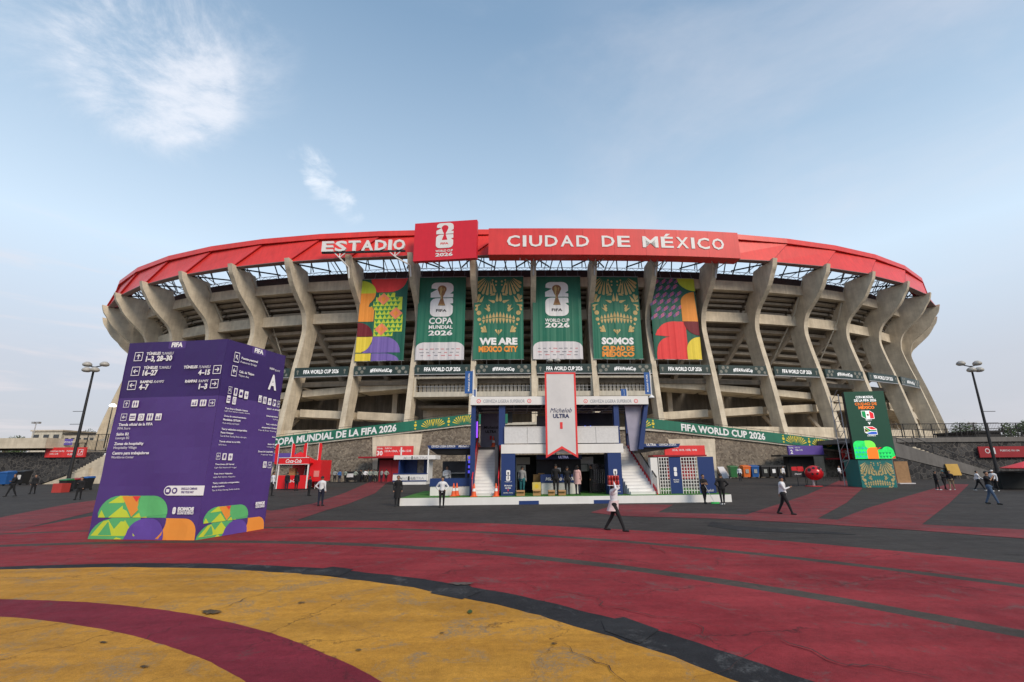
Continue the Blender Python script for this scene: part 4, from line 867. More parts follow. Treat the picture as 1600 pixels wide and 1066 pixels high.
for x0,y0,x1,y1,k in ((28,345,68,396,'left'),(76,348,116,400,'bus'),(124,350,164,403,'other'),(400,412,434,462,'people'),(440,416,472,464,'right')): I3(x0,y0,x1,y1,k)
T3('SOMOS',342,755,414,735,.07); T3('CIUDAD DE MÉXICO',342,780,414,760,.05)
# ================= green screen tower =================
t=thing('screen_tower','leaning looking green screen tower with flags above a skull patterned plinth','screen',(30.7,44.2,0))
a=Vector((29.30,43.6,0)); b=Vector((32.1,43.2,0)); X=(b-a).normalized(); N=Vector((X.y,-X.x,0)); Lw=(b-a).length
pl=Panel(t,a,X,N); TE=mat('plinth_teal',(.012,.17,.16),.5,.08)
MB().hexa([pl.w(0,0,0),pl.w(Lw,0,0),pl.w(Lw,0,-2.6),pl.w(0,0,-2.6)],[pl.w(0,2.4,0),pl.w(Lw,2.4,0),pl.w(Lw,2.4,-2.6),pl.w(0,2.4,-2.6)]).build('plinth',TE,t)
skull(pl,Lw,2.35,m=mat('plinth_gold',(.50,.40,.18),.6),y0=-.42,y1=.98,d=.015)
sc=Panel(t,pl.w(-.22,2.46,.12),X,N); LS2=Lw+.55; HS=6.05
SG=mat('led_green',(.010,.058,.034),.4,.05,emit=.3)
MB().hexa([sc.w(0,0,-.01),sc.w(LS2,0,-.01),sc.w(LS2,0,-.45),sc.w(0,0,-.45)],[sc.w(0,HS,-.01),sc.w(LS2,HS,-.01),sc.w(LS2,HS,-.45),sc.w(0,HS,-.45)]).build('screen_cabinet',BLACKM,t)
sc.emit('screen_face',SG,[rect(0,0,LS2,HS)],.0)
LW=mat('led_white',(.9,.9,.9),.4,0,emit=0.45); LO=mat('led_orange',(.9,.20,.02),.4,0,emit=0.41); LG=mat('led_bright_green',(.02,.75,.14),.4,.3,3,emit=0.41); LG2=mat('led_lime',(.20,.85,.08),.4,.1,emit=0.41); LR=mat('led_red',(.75,.02,.03),.4,0,emit=0.36); LB_=mat('led_blue',(.02,.10,.55),.4,0,emit=0.36); LDG=mat('led_flag_green',(.0,.28,.08),.4,0,emit=0.36); LC=mat('led_cyan',(.02,.45,.40),.4,.2,emit=0.41); LY=mat('led_yellow',(.8,.6,.02),.4,0,emit=0.36)
sc.text('COPA MUNDIAL',LS2*.50,HS*.895,.22,LW,w=1.5,al='c',bold=.025,d=.01); sc.text('DE LA FIFA 2026',LS2*.50,HS*.845,.22,LW,w=1.85,al='c',bold=.025,d=.01)
sc.text('CIUDAD DE',LS2*.50,HS*.79,.24,LO,w=1.85,al='c',bold=.025,d=.01); sc.text('MÉXICO',LS2*.50,HS*.735,.24,LO,w=1.35,al='c',bold=.05,d=.01)
def leaf(x,y,w,h): return [(x,y+h),(x+w*.7,y+h),(x+w,y+h*.7),(x+w,y),(x+w*.3,y),(x,y+h*.3)]
x,y,w_,h_=LS2*.5-.48,HS*.59,.96,.66
sc.emit('flag_border',LW,[leaf(x-.04,y-.04,w_+.08,h_+.08)],.005); sc.emit('flag_stripe',LDG,[[(x,y+h_),(x+w_*.33,y+h_),(x+w_*.33,y),(x+w_*.3,y),(x,y+h_*.3)]],.01); sc.emit('flag_stripe',LR,[[(x+w_*.66,y+h_),(x+w_*.7,y+h_),(x+w_,y+h_*.7),(x+w_,y),(x+w_*.66,y)]],.01); sc.emit('flag_crest',TROPHY,[disc(x+w_*.5,y+h_*.5,.10)],.012)
sc.text('MÉXICO',LS2*.5,y-.17,.08,LW,al='c',w=.5,d=.01,bold=.03); sc.text('V',LS2*.5,HS*.50,.22,LW,al='c',bold=.05,d=.01)
y=HS*.355
sc.emit('flag_border',LW,[leaf(x-.04,y-.04,w_+.08,h_+.08)],.005); sc.emit('flag_stripe',LR,[[(x+.2,y+h_),(x+w_*.7,y+h_),(x+w_,y+h_*.7),(x+w_,y+h_*.66),(x+w_*.55,y+h_*.66)]],.01); sc.emit('flag_stripe',LB_,[[(x+w_*.55,y+h_*.34),(x+w_,y+h_*.34),(x+w_,y),(x+w_*.3,y),(x+.1,y+.12)]],.01)
sc.emit('flag_stripe',LDG,[[(x,y+h_*.9),(x+.12,y+h_),(x+w_*.5,y+h_*.58),(x+w_,y+h_*.58),(x+w_,y+h_*.42),(x+w_*.5,y+h_*.42),(x+.1,y+.2),(x,y+h_*.3),(x+.32,y+h_*.5)]],.012); sc.emit('flag_triangle',INK,[[(x,y+h_*.78),(x+.26,y+h_*.5),(x,y+h_*.34)]],.012); sc.emit('flag_triangle_edge',LY,[[(x,y+h_*.84),(x+.31,y+h_*.5),(x,y+h_*.30)]],.011)
sc.text('SUDÁFRICA',LS2*.5,y-.17,.08,LW,al='c',w=.7,d=.01,bold=.03)
sc.emit('led_shape',LG,[[(0,0),(1.2,0),(1.2,1.55)]+arc(.45,1.15,.45,.45,90,180,6)+[(.02,.8)]],.005); sc.emit('led_shape',LG2,[[(1.0,.95),(1.0,1.6)]+arc(1.35,1.15,.5,.45,90,0,6)+[(1.85,.95)]],.008)
sc.emit('led_shape',LC,[[(.05+.28*i,.12+.38*j),(.19+.28*i,.34+.38*j),(.33+.28*i,.12+.38*j)] for i in range(4) for j in range(3)],.010)
sc.emit('led_shape',LO,[[(1.05,0),(1.95,0),(1.95,1.0)]+arc(1.45,.6,.4,.4,90,180,6)],.014)
sc.emit('led_shape',LG,[[(1.9,0),(3.3,0),(3.3,.25)]+arc(2.75,.6,.5,.45,0,150,8)+[(1.9,.8)]],.012); sc.emit('led_shape',LR,[[(2.95,.02),(3.3,.02),(3.3,.24)],[(1.9,.72),(2.1,.98),(2.3,.98)]],.018); sc.emit('led_shape',LDG,[[(2.0+.26*i,.55-.3*j),(2.12+.26*i,.35-.3*j),(2.24+.26*i,.55-.3*j)] for i in range(4) for j in range(2)],.016)
# scaffold behind the screen
pts=[sc.w(-.15,0,-.8),sc.w(-.15,0,-2.4),sc.w(LS2,0,-2.4),sc.w(LS2,0,-.8)]
for i,p in enumerate(pts): MB().tube((p.x,p.y,0.02 if i else 2.4),(p.x,p.y,8.4),.045,n=5).build('scaffold_leg',GALV,t)
for j in range(8):
    z=1.2+j*.95; p,q=pts[0],pts[1]; MB().tube((p.x,p.y,max(z,2.4)),(q.x,q.y,z),.03,n=4).build('scaffold_brace',GALV,t); MB().tube((q.x,q.y,z),(p.x,p.y,max(2.4,z+.95)),.025,n=4).build('scaffold_brace',GALV,t)
# ================= sponsor pavilion =================
PO=Vector((1.6,28.8,0)); PA=R(2.0); EX=Vector((math.cos(PA),math.sin(PA),0)); EY=Vector((-math.sin(PA),math.cos(PA),0))
pav=thing('sponsor_pavilion','two storey white and navy pavilion with stairs at both ends on a turfed platform','pavilion',tuple(PO),PA)
def PL(u,v,ly):
    d=pix(u,v); o=Vector((0,0,CAMH)); p0=PO+EY*ly; s=(p0-o).dot(EY)/d.dot(EY); q=o+d*s-PO; return q.dot(EX),q.z
def PW(x,y,z): return PO+EX*x+EY*y+Vector((0,0,z))
def pbox(n,m,x0,x1,y0,y1,z0,z1,par=None): 
    return MB().hexa([PW(x0,y0,z0),PW(x1,y0,z0),PW(x1,y1,z0),PW(x0,y1,z0)],[PW(x0,y0,z1),PW(x1,y0,z1),PW(x1,y1,z1),PW(x0,y1,z1)]).build(n,m,par or pav)
def ppanel(x,y,z,par=None): return Panel(par or pav,PW(x,y,z),EX,-EY)
WH=mat('pavilion_white',(.80,.79,.76),.5,.05,.8,streak=.06); TURF=mat('artificial_turf',(.06,.20,.03),.95,.3,8,.6,60); MESHW=mat('perforated_white',(.66,.66,.65),.6,.10,9)
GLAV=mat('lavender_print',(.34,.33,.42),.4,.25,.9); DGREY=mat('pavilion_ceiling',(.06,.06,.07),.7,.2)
PZ=.42; X0=PL(625,778,0)[0]; X1=PL(1143,778,0)[0]
pbox('platform',WH,X0,X1,0,7.5,0,PZ); pbox('turf_top',TURF,X0+.05,X1-.05,.06,7.4,PZ+.002,PZ+.02)
for u0,u1 in ((811,842),(928,958)):
    a,b=PL(u0,785,0)[0],PL(u1,785,0)[0]; pbox('navy_plate',NAVY,a,b,-.02,-.002,0.0,.20)
F2=3.42; LX=lambda u,ly,v=700: PL(u,v,ly)[0]
zt,zb=PL(735,620,.8)[1],PL(735,633,.8)[1]
xl,xr=LX(735,.8,626),LX(1013,.8,626)
pbox('roof_band',WH,xl,xr,.8,1.0,zb,zt); pbox('roof_band',WH,xl,xl+.2,1.0,6,zb,zt); pbox('roof_band',WH,xr-.2,xr,1.0,6,zb,zt); pbox('roof_deck',DGREY,xl+.2,xr-.2,1.0,6,zb+.12,zt-.05)
for i in range(9): 
    x=xl+1.8+i*(xr-xl-3.2)/9; pbox('ceiling_truss_bar',GALV,x,x+.06,1.1,5.9,zb-.05,zb+.02)
for y in (2.2,3.6,5.0): pbox('ceiling_truss_bar',GALV,xl+.6,xr-.6,y,y+.06,zb-.12,zb-.06)
GT=mat('print_grey_letter',(.36,.38,.42),.6)
q=ppanel(0,.8,0)
for u0,u1 in ((755,820),(922,987)):
    a,b=PL(u0,629,.8),PL(u1,629,.8); q.text('CERVEZA LIGERA SUPERIOR',a[0],a[1]-.02,.20,GT,w=b[0]-a[0],bold=.01,d=.01)
    for xx in (a[0]-.28,b[0]+.28):
        q.emit('round_emblem',PRED,[disc(xx,a[1]+.08,.13)],.006); q.emit('round_emblem_core',WHITP,[disc(xx,a[1]+.08,.09)],.010); q.emit('round_emblem_dot',PRED,[disc(xx,a[1]+.08,.035)],.014)
# columns
c0,c1=LX(735,1.0,700),LX(742,1.0,700)
pbox('column',NAVY,c0,c1,1.0,1.5,PZ,zb)
i0,i1=LX(779,1.0),LX(789,1.0); pbox('column',NAVY,i0,i1,1.02,1.4,F2,zb)
j0,j1=LX(962,1.0),LX(970,1.0); pbox('column',NAVY,j0,j1,1.02,1.4,F2,zb)
p0,p1=LX(783,.8,740),LX(805,.8,740); pbox('pillar',NAVY,p0,p1,.82,2.0,PZ,2.9)
r0,r1=LX(951,.8,740),LX(972,.8,740); pbox('pillar',NAVY,r0,r1,.82,2.0,PZ,2.9)
for a_,b_ in ((p0,p1),(r0,r1)):
    q=ppanel(a_,.82,0); w_=b_-a_
    q.emit('emblem_numeral',WHITP,[rrect(w_*.36,1.62,w_*.64,1.92,.06),rrect(w_*.36,1.30,w_*.64,1.60,.06)],.01); q.emit('emblem_trophy',INK,[[(w_*.46,1.38),(w_*.54,1.38),(w_*.52,1.6),(w_*.56,1.8),(w_*.44,1.8),(w_*.48,1.6)]],.015)
    q.text('WORLD CUP',w_*.5,1.22,.05,WHITP,al='c'); q.text('Michelob',w_*.5,.98,.09,WHITP,al='c',shear=.3); q.text('ULTRA',w_*.5,.84,.08,WHITP,al='c',bold=.03); q.emit('label_mark',PRED,[rect(w_*.47,.70,w_*.53,.80)],.01); q.text('CERVEZA OFICIAL',w_*.5,.58,.05,WHITP,al='c')
tx,tz=PL(1010,633,1.0); bx_,bz=PL(1001,702,1.0)
MB().hexa([PW(bx_-.12,1.0,bz),PW(bx_+.18,1.0,bz),PW(bx_+.18,1.5,bz),PW(bx_-.12,1.5,bz)],[PW(tx-.12,1.0,zb),PW(tx+.12,1.0,zb),PW(tx+.12,1.5,zb),PW(tx-.12,1.5,zb)]).build('leaning_column',NAVY,pav)
MB().hexa([PW(bx_-.05,4.4,PZ),PW(bx_+.18,4.4,PZ),PW(bx_+.18,4.7,PZ),PW(bx_-.05,4.7,PZ)],[PW(bx_-.05,4.4,zb),PW(bx_+.18,4.4,zb),PW(bx_+.18,4.7,zb),PW(bx_-.05,4.7,zb)]).build('column',NAVY,pav)
MB().hexa([PW(bx_-.55,1.4,F2-.4),PW(bx_-.1,1.4,F2-.4),PW(bx_-.1,1.5,F2-.4),PW(bx_-.55,1.5,F2-.4)],[PW(bx_-.75,1.4,zb),PW(tx-.2,1.4,zb),PW(tx-.2,1.5,zb),PW(bx_-.75,1.5,zb)]).build('printed_screen',GLAV,pav)
# first floor
f0,f1=LX(783,.8),LX(974,.8)
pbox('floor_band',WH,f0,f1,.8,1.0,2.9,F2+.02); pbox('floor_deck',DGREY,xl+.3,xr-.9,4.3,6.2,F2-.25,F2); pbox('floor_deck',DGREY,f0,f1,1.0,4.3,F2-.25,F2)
n=5; g0,g1=LX(788,.9),LX(968,.9); zr1=PL(800,668,.9)[1]
for i in range(n):
    a=g0+(g1-g0)*i/n; b=g0+(g1-g0)*(i+1)/n-.02; pbox('railing_panel',MESHW,a,b,.9,.93,F2+.08,zr1)
pbox('railing_cap',WH,g0,g1,.88,.96,zr1,zr1+.04)
pbox('rear_wall',GLAV,xl+.3,i0+.2,5.9,6.0,F2,zb); pbox('rear_wall',DGREY,i1+1.6,j0-.2,5.95,6.05,F2,F2+.9); pbox('rear_wall_panel',mat('panel_grey',(.30,.30,.31),.5),i1+2.2,i1+3.4,5.9,5.94,F2,zb-.2); pbox('rear_wall',DGREY,j0-2.6,j1+.6,5.9,6.0,F2,zb)
pbox('rear_screen',DGREY,i1+.2,i1+1.7,5.9,6.0,F2+.9,F2+1.5)
q=ppanel(xl+.3,5.88,F2); q.text('Michelob',.75,1.35,.2,INK,al='c',shear=.3,bold=.02); q.text('ULTRA',.75,1.05,.18,INK,al='c',bold=.04); q.emit('label_mark',PRED,[rect(.68,.55,.82,.85)],.01)
pbox('speaker',BLACKM,i1+.15,i1+.45,2.0,2.3,zb-1.0,zb-.3)
for xx in (j0-1.2,j0-.8,i1+4.0): pbox('blue_bar_light',mat('blue_lit',(.05,.10,.8),.4,0,emit=1.5),xx,xx+.05,5.6,5.7,F2+.9,F2+1.5)
pbox('violet_lamp',mat('violet_lit',(.25,.06,.9),.4,0,emit=1.8),LX(744,1.4),LX(744,1.4)+.06,1.45,1.5,3.9,4.9)
pbox('violet_lamp',MATS['violet_lit'],bx_-.95,bx_-.85,2.9,3.0,4.2,4.9)
# side screens of the stair towers
pbox('side_screen',GLAV,c0+.02,c0+.10,1.5,6.0,F2-.3,zb)
# ground floor
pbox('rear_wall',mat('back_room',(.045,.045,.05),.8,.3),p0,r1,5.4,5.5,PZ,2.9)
pbox('bar_front',WH,LX(846,2.0,765),LX(905,2.0,765),2.0,2.6,PZ+.02,1.12); pbox('bar_top',NAVY,LX(846,2.0,765)-.05,LX(905,2.0,765)+.05,1.95,2.65,1.12,1.62)
q=ppanel(LX(846,2.0,765),1.94,0); q.text('Michelob ULTRA',.25,1.25,.2,WHITP,shear=.3,d=.01,bold=.02)
pbox('bar_canopy',NAVY,LX(838,3.0,715),LX(908,3.0,715),2.6,4.0,2.55,2.82); q=ppanel(0,2.6,0); q.text('ULTRA',LX(880,2.6),2.61,.15,mat('pale_violet_letter',(.5,.5,.8),.4,0,emit=.3),al='c',bold=.03,d=.01)
pbox('back_bar',DGREY,LX(838,3.9,740),LX(908,3.9,740),3.9,4.0,PZ,2.55); pbox('menu_screen',BLACKM,LX(866,3.8,730),LX(878,3.8,730),3.78,3.88,1.6,2.5); pbox('menu_screen_lit',mat('menu_print',(.4,.42,.45),.4,.5,6,emit=.2),LX(868,3.8,730),LX(876,3.8,730),3.765,3.775,1.75,2.0)
for a_,b_ in ((806,828),(893,927)):
    x0,x1=LX(a_,4.4,720),LX(b_,4.4,720); pbox('hanging_shelf',WH,x0,x1,4.4,5.0,2.25,2.72); pbox('hanging_shelf',WH,x0,x1-.3,4.2,4.9,1.75,2.2); pbox('shelf_post',WH,x0,x0+.08,4.3,4.4,PZ,2.3)
for i in range(8):
    x=LX(921,3.2,750)+i*.125; pbox('fridge_door',mat('fridge_glass',(.02,.021,.024),.2,.3,3,spec=.8),x,x+.115,3.2,3.9,PZ+.02,2.25)
    pbox('fridge_handle',GALV,x+.1,x+.112,3.17,3.2,1.0,1.9)
# stairs
def stairs(u0,u1,sx,rail_l,rail_r):
    x0,x1=LX(u0,.9,776),LX(u1,.9,776); n=16; run=4.0/n; rise=(F2-PZ)/n
    for i in range(n):
        pbox('stair_step',WH,x0+.05+sx*i/n,x1-.05+sx*i/n,.6+i*run,.6+(i+1)*run+.02,PZ+.02,PZ+rise*(i+1)) 
        pbox('step_shadow_line',mat('step_shadow',(.5,.5,.5),.6),x0+.05+sx*i/n,x1-.05+sx*i/n,.595+i*run,.6+i*run,PZ+rise*(i+1)-.035,PZ+rise*(i+1)-.022)  # thin grey strip painted as the shadow line below the step edge
    REDR=mat('red_rail',(.62,.03,.04),.4)
    for side,m in ((x0,rail_l),(x1,rail_r)):
        if m is None: continue
        a=PW(side,.5,PZ+1.0 if m!='low' else PZ+.2); b=PW(side,4.6,F2+1.0 if m!='low' else F2+.2)
        MB().hexa([PW(side-.03,.5,PZ),PW(side+.03,.5,PZ),PW(side+sx+.03,4.6,F2-.15),PW(side+sx-.03,4.6,F2-.15)],[PW(side-.03,.5,PZ+.28),PW(side+.03,.5,PZ+.28),PW(side+sx+.03,4.6,F2+.2),PW(side+sx-.03,4.6,F2+.2)]).build('stringer',REDR,pav)
        MB().bar(PW(side,.5,PZ+1.0),PW(side+sx,4.6,F2+1.0),.06,.06).build('handrail',REDR if m=='red' else BLACKM,pav)
        for f in range(9):
            y=.5+4.1*f/8; z=PZ+(F2-PZ)*f/8; MB().tube(PW(side+sx*f/8,y,z+.1),PW(side+sx*f/8,y,z+1.0),.018,n=4).build('baluster',GALV if m!='red' else REDR,pav)
        MB().hexa([PW(side-.008,.5,PZ+.28),PW(side+.008,.5,PZ+.28),PW(side+sx+.008,4.6,F2+.2),PW(side+sx-.008,4.6,F2+.2)],[PW(side-.008,.5,PZ+.95),PW(side+.008,.5,PZ+.95),PW(side+sx+.008,4.6,F2+.95),PW(side+sx-.008,4.6,F2+.95)]).build('rail_infill',mat('rail_mesh',(.45,.45,.47),.5,.1,alpha=.45),pav)
stairs(738,779,0,'red','red'); stairs(983,1025,-.75,None,'dark')
pbox('stair_tower_wall',DGREY,LX(779,4.6)-.1,LX(779,4.6)+.1,1.2,5.9,PZ,F2)
# left canopy, counter ; right canopy, cage
zc0,zc1=PL(700,707,1.4)[1],PL(700,696,1.4)[1]
a,b=LX(670,1.4),LX(735,1.4)
MB().hexa([PW(a,1.4,zc0+.22),PW(b,1.4,zc0+.22),PW(b,4.0,zc0+.1),PW(a+.5,4.0,zc0+.1)],[PW(a-.1,1.4,zc1),PW(b,1.4,zc1),PW(b,4.0,zc1),PW(a,4.0,zc1)]).build('side_canopy',NAVY,pav)
MB().hexa([PW(a+.5,1.6,zc0-.12),PW(b,1.6,zc0-.12),PW(b,4.0,zc0-.12),PW(a+.9,4.0,zc0-.12)],[PW(a+.05,1.5,zc0+.2),PW(b,1.5,zc0+.2),PW(b,4.0,zc0+.2),PW(a+.3,4.0,zc0+.2)]).build('canopy_underside',BLACKM,pav)
q=ppanel(0,1.4,0); q.text('CERVEZA LIGERA SUPERIOR',a+.15,zc0+.30,.13,WHITP,w=1.5,d=.01); q.text('Michelob',b-.75,zc0+.30,.13,WHITP,shear=.3,d=.01)
a,b=LX(672,1.6,765),LX(735,1.6,765); pbox('side_counter',WH,a,b,1.6,2.3,PZ+.02,.98); pbox('side_counter_top',NAVY,a-.03,b+.02,1.56,2.36,.98,1.45)
pbox('side_bar_wall',DGREY,a+.3,b,4.4,4.5,PZ,2.5); pbox('side_bar_shelf',GALV,a+.8,b-.5,4.0,4.3,1.7,1.75); pbox('side_bar_post',NAVY,LX(727,1.8,740),LX(727,1.8,740)+.10,1.8,1.9,1.45,zc0); 
for z in (1.75,2.05,2.35,2.6): pbox('lit_letter',mat('violet_letter_lit',(.06,.05,.5),.4,0,emit=1.2),LX(731,1.5,740),LX(731,1.5,740)+.12,1.5,1.52,z,z+.17)
a,b=LX(1003,1.4),LX(1061,1.4)
MB().hexa([PW(a,1.4,zc0+.22),PW(b,1.4,zc0+.22),PW(b-.3,4.0,zc0+.1),PW(a,4.0,zc0+.1)],[PW(a,1.4,zc1),PW(b+.1,1.4,zc1),PW(b,4.0,zc1),PW(a,4.0,zc1)]).build('side_canopy',NAVY,pav)
MB().hexa([PW(a,1.6,zc0-.12),PW(b-.8,1.6,zc0+.1),PW(b-.8,4.0,zc0+.1),PW(a,4.0,zc0-.12)],[PW(a,1.5,zc0+.2),PW(b-.05,1.5,zc0+.2),PW(b-.4,4.0,zc0+.2),PW(a,4.0,zc0+.2)]).build('canopy_underside',BLACKM,pav)
q=ppanel(0,1.4,0); q.text('ULTRA',a+.3,zc0+.30,.14,WHITP,bold=.03,d=.01); q.text('CERVEZA LIGERA',a+1.1,zc0+.30,.13,WHITP,w=1.1,d=.01)
ztop=PL(1050,715,1.0)[1]
def grid(u0,u1,nx,ny):
    a,b=LX(u0,1.0,745),LX(u1,1.0,745)
    for i in range(nx+1):
        x=a+(b-a)*i/nx; pbox('cage_bar',WH,x-.018,x+.018,1.0,1.03,PZ,ztop)
    for j in range(ny+1):
        z=PZ+(ztop-PZ)*j/ny; pbox('cage_bar',WH,a,b,1.031,1.06,z-.018,z+.018)
grid(1031,1047,4,11); grid(1066,1092,6,11)
pbox('cage_post',WH,LX(1018,1.0,745),LX(1029,1.0,745),1.0,1.5,PZ,ztop)
a,b=LX(1047,1.0,745),LX(1065,1.0,745); pbox('cage_banner',NAVY,a,b,.98,1.0,PZ+.03,ztop)
q=ppanel(a,.98,0); w_=b-a; q.emit('emblem_numeral',WHITP,[rrect(w_*.36,1.75,w_*.62,2.0,.05),rrect(w_*.36,1.47,w_*.62,1.73,.05)],.01); q.text('Michelob',w_*.5,1.22,.07,WHITP,al='c',shear=.3); q.text('ULTRA',w_*.5,1.10,.07,WHITP,al='c',bold=.03)
a=LX(1092,1.0,745); b=LX(1117,1.0,745); pbox('end_panel',NAVY,a,b,.98,1.1,PZ+.03,ztop+.03); q=ppanel(a,.98,0); q.text('Michelob',.1,.55,.14,SILV,shear=.3,d=.01)
# tall hanging banner in front
bt=thing('drop_banner','tall white mesh banner with red border reading Michelob ULTRA, hung on the pavilion front','banner',tuple(PW(0,.5,2.6)))
aL=PL(851,582,.5); aR=PL(899,582,.5); bL=PL(854,716,.5); bR=PL(904,716,.5); nt=PL(878,700,.5)
xa,xb=aL[0],aR[0]; z1=aL[1]; z0=bL[1]; q=Panel(bt,PW(0,.5,0),EX,-EY,fold=lambda x,y:.015*math.sin(x*3+y),cuts=([xa+(xb-xa)*i/6 for i in range(1,6)],[z0+(z1-z0)*i/10 for i in range(1,10)]))
xm=(xa+xb)/2; zn=z0+.55
q.emit('mesh_cloth',mat('banner_mesh_white',(.66,.65,.64),.7,.06,1.5),[[(xa,z0),(xm,zn),(xb,z0),(xb,z1),(xa,z1)]],0)
wbr=.11
q.emit('red_border',PRED,[[(xa,z0),(xa+wbr,z0+.13),(xa+wbr,z1-wbr),(xa,z1)],[(xb-wbr,z0+.13),(xb,z0),(xb,z1),(xb-wbr,z1-wbr)],[(xa,z1),(xa+wbr,z1-wbr),(xb-wbr,z1-wbr),(xb,z1)],[(xa,z0),(xm,zn),(xm,zn+.16),(xa+wbr,z0+.19)],[(xb,z0),(xb-wbr,z0+.19),(xm,zn+.16),(xm,zn)]],.012)
q.text('Michelob',xm,5.35,.28,mat('ink_navy',(.03,.04,.12),.5),w=1.35,al='c',shear=.35,bold=.0,d=.02); q.text('ULTRA',xm,5.02,.24,MATS['ink_navy'],w=1.0,al='c',bold=.035,d=.02); q.emit('label_mark',PRED,[rect(xm-.08,4.35,xm+.08,4.75)],.02)
mb=MB(); mb.tube(PW(xa-.05,.52,z1+.02),PW(xb+.05,.52,z1+.02),.035); mb.build('top_pole',GALV,bt); MB().tube(PW(xa+.3,.62,zt),PW(xa+.3,.62,z1),.03,n=5).build('bracket',GALV,bt); MB().tube(PW(xb-.3,.62,zt),PW(xb-.3,.62,z1),.03,n=5).build('bracket',GALV,bt)
# small blue banners on the roof
def flagb(u0,u1,v0,v1,ly,label,txt=True):
    a=PL(u0,v0,ly); b=PL(u1,v1,ly); t=thing('pole_banner',label,'banner',tuple(PW(a[0],ly,b[1])),group='narrow blue banners on the pavilion roof')
    q=Panel(t,PW(a[0],ly,0),EX,-EY); w=b[0]-a[0]; BL=mat('banner_blue',(.02,.10,.33),.5,.08)
    MB().hexa([q.w(0,b[1],0),q.w(w,b[1],0),q.w(w,b[1],-.03),q.w(0,b[1],-.03)],[q.w(0,a[1],0),q.w(w,a[1],0),q.w(w,a[1],-.03),q.w(0,a[1],-.03)]).build('banner_cloth',BL,t)
    MB().tube(q.w(w+.04,zt-.02,-.02),q.w(w+.04,a[1]+.1,-.02),.035,n=6).build('pole',WH,t); MB().lathe([(0,0),(.22,0),(.16,.08),(.04,.2),(0,.2)],tuple(q.w(w+.04,zt-.02,-.02)),10).build('pole_foot',WH,t)
    v,f=text_mesh('Michelob ULTRA',.02,0.); x0=min(p[0] for p in v); x1=max(p[0] for p in v); s=(a[1]-b[1])*.8/(x1-x0)
    q.emit('lettering',WHITP,None,.01,0,([(w*.62-py*s*.9,b[1]+(a[1]-b[1])*.1+(px-x0)*s) for px,py in v],f))
flagb(727,738,580,615,1.5,'taller blue banner above the left stair tower'); flagb(738,743,609,620,4.5,'small blue banner behind the left tower banner')
flagb(1006,1017,582,616,1.5,'taller blue banner above the right stair tower'); flagb(970,979,608,619,4.5,'small blue banner left of the right tower banner')
# ================= terraces and stairs either side =================
def wx(u,Y,v=720): return W(u,v,Y).x
def steps(t,x0,x1,z0,z1,y0,y1,n,rail=True):
    for i in range(n):
        a=x0+(x1-x0)*i/n; b=x0+(x1-x0)*(i+1)/n
        MB().box(min(a,b),max(a,b),y0,y1,0 if i<0 else z0,z0+(z1-z0)*(i+1)/n).build('stair_step',CONC,t)
# left
t=thing('terrace_stairs','pale concrete stairs with black handrails climbing to the stadium beside the left light mast','stairs',(-70,76,0))
xL0,xL1=wx(66,73,757),wx(172,73,715)
steps(t,xL0+1,xL1,0,4.8,73.4,81,22)
def parapet(t,x0,z0,x1,z1,y,h=.9,m=CONC,th=.4):
    MB().prism([(x0,y,0),(x1,y,0),(x1,y,z1+h),(x0,y,z0+h)],(0,th,0)).build('parapet',m,t)
parapet(t,xL0-.6,-.6,xL0+6.5,1.9,73,.4)
for yy in (74.5,78):
    mb=MB(); mb.tube((xL0+1.5,yy,1.2),(xL0+6,yy,2.9),.05); mb.tube((xL0+6,yy,2.9),(xL0+9,yy,3.1),.05); mb.tube((xL0+9,yy,3.1),(xL1,yy,5.9),.05); mb.build('handrail',BLACKM,t)
    for f in (0,.33,.62,1): 
        x=xL0+1.5+(xL1-xL0-1.5)*f; z=4.8*(x-xL0-1)/(xL1-xL0-1); MB().tube((x,yy,z),(x,yy,z+1.1),.045,n=5).build('rail_post',BLACKM,t)
t=thing('lava_stone_wall','dark lava stone retaining wall under the pale deck at the far left','wall',(-90,81,0))
MB().box(-170,xL1-4,81,82,0,4.9).build('stone_face',LAVA,t)
MB().box(-170,wx(75,79.5,690),79.2,90,W(0,700,79.5).z-.1,W(0,685,79.5).z).build('deck_edge',CONC,t)
MB().box(-170,xL1+12,81.9,140,4.6,5.0).build('deck',CONCG,t)
a=W(70,715,80.8); b=W(136,699,80.8); q=Panel(None,(a.x,80.7,a.z),(1,0,0),(0,-1,0))
s_=thing('direction_sign','wide red direction sign on the lava stone wall at the left','sign',(a.x,80.8,a.z)); q.p=s_
MB().box(a.x,b.x,80.7,80.95,a.z,b.z).build('sign_board',REDS,s_); h=b.z-a.z; w=b.x-a.x
q.text('PUERTAS GATES',w*.12,h*.55,h*.14,WHITP); q.text('124A-127B',w*.12,h*.28,h*.14,WHITP); q.text('TÚNELES',w*.52,h*.55,h*.16,WHITP); q.text('4-30',w*.56,h*.2,h*.2,WHITP)
q.emit('icon_frame',WHITP,[rect(w*.82,h*.2,w*.94,h*.24),rect(w*.82,h*.76,w*.94,h*.8),rect(w*.82,h*.24,w*.83,h*.76),rect(w*.93,h*.24,w*.94,h*.76)],.02,kind='stuff'); q.emit('icon_arrow',WHITP,[[(w*.85,h*.3),(w*.90,h*.55),(w*.88,h*.6),(w*.915,h*.68),(w*.92,h*.5),(w*.91,h*.52),(w*.86,h*.28)]],.02)
a=W(75,696,82.5); b=W(116,686,82.5); s_=thing('fence_banner','long violet banner hung on the deck fence above the red direction sign','banner',(a.x,82,a.z)); MB().box(a.x,b.x,82.3,82.36,a.z,b.z).build('cloth',mat('violet_cloth',(.13,.10,.42),.6),s_)
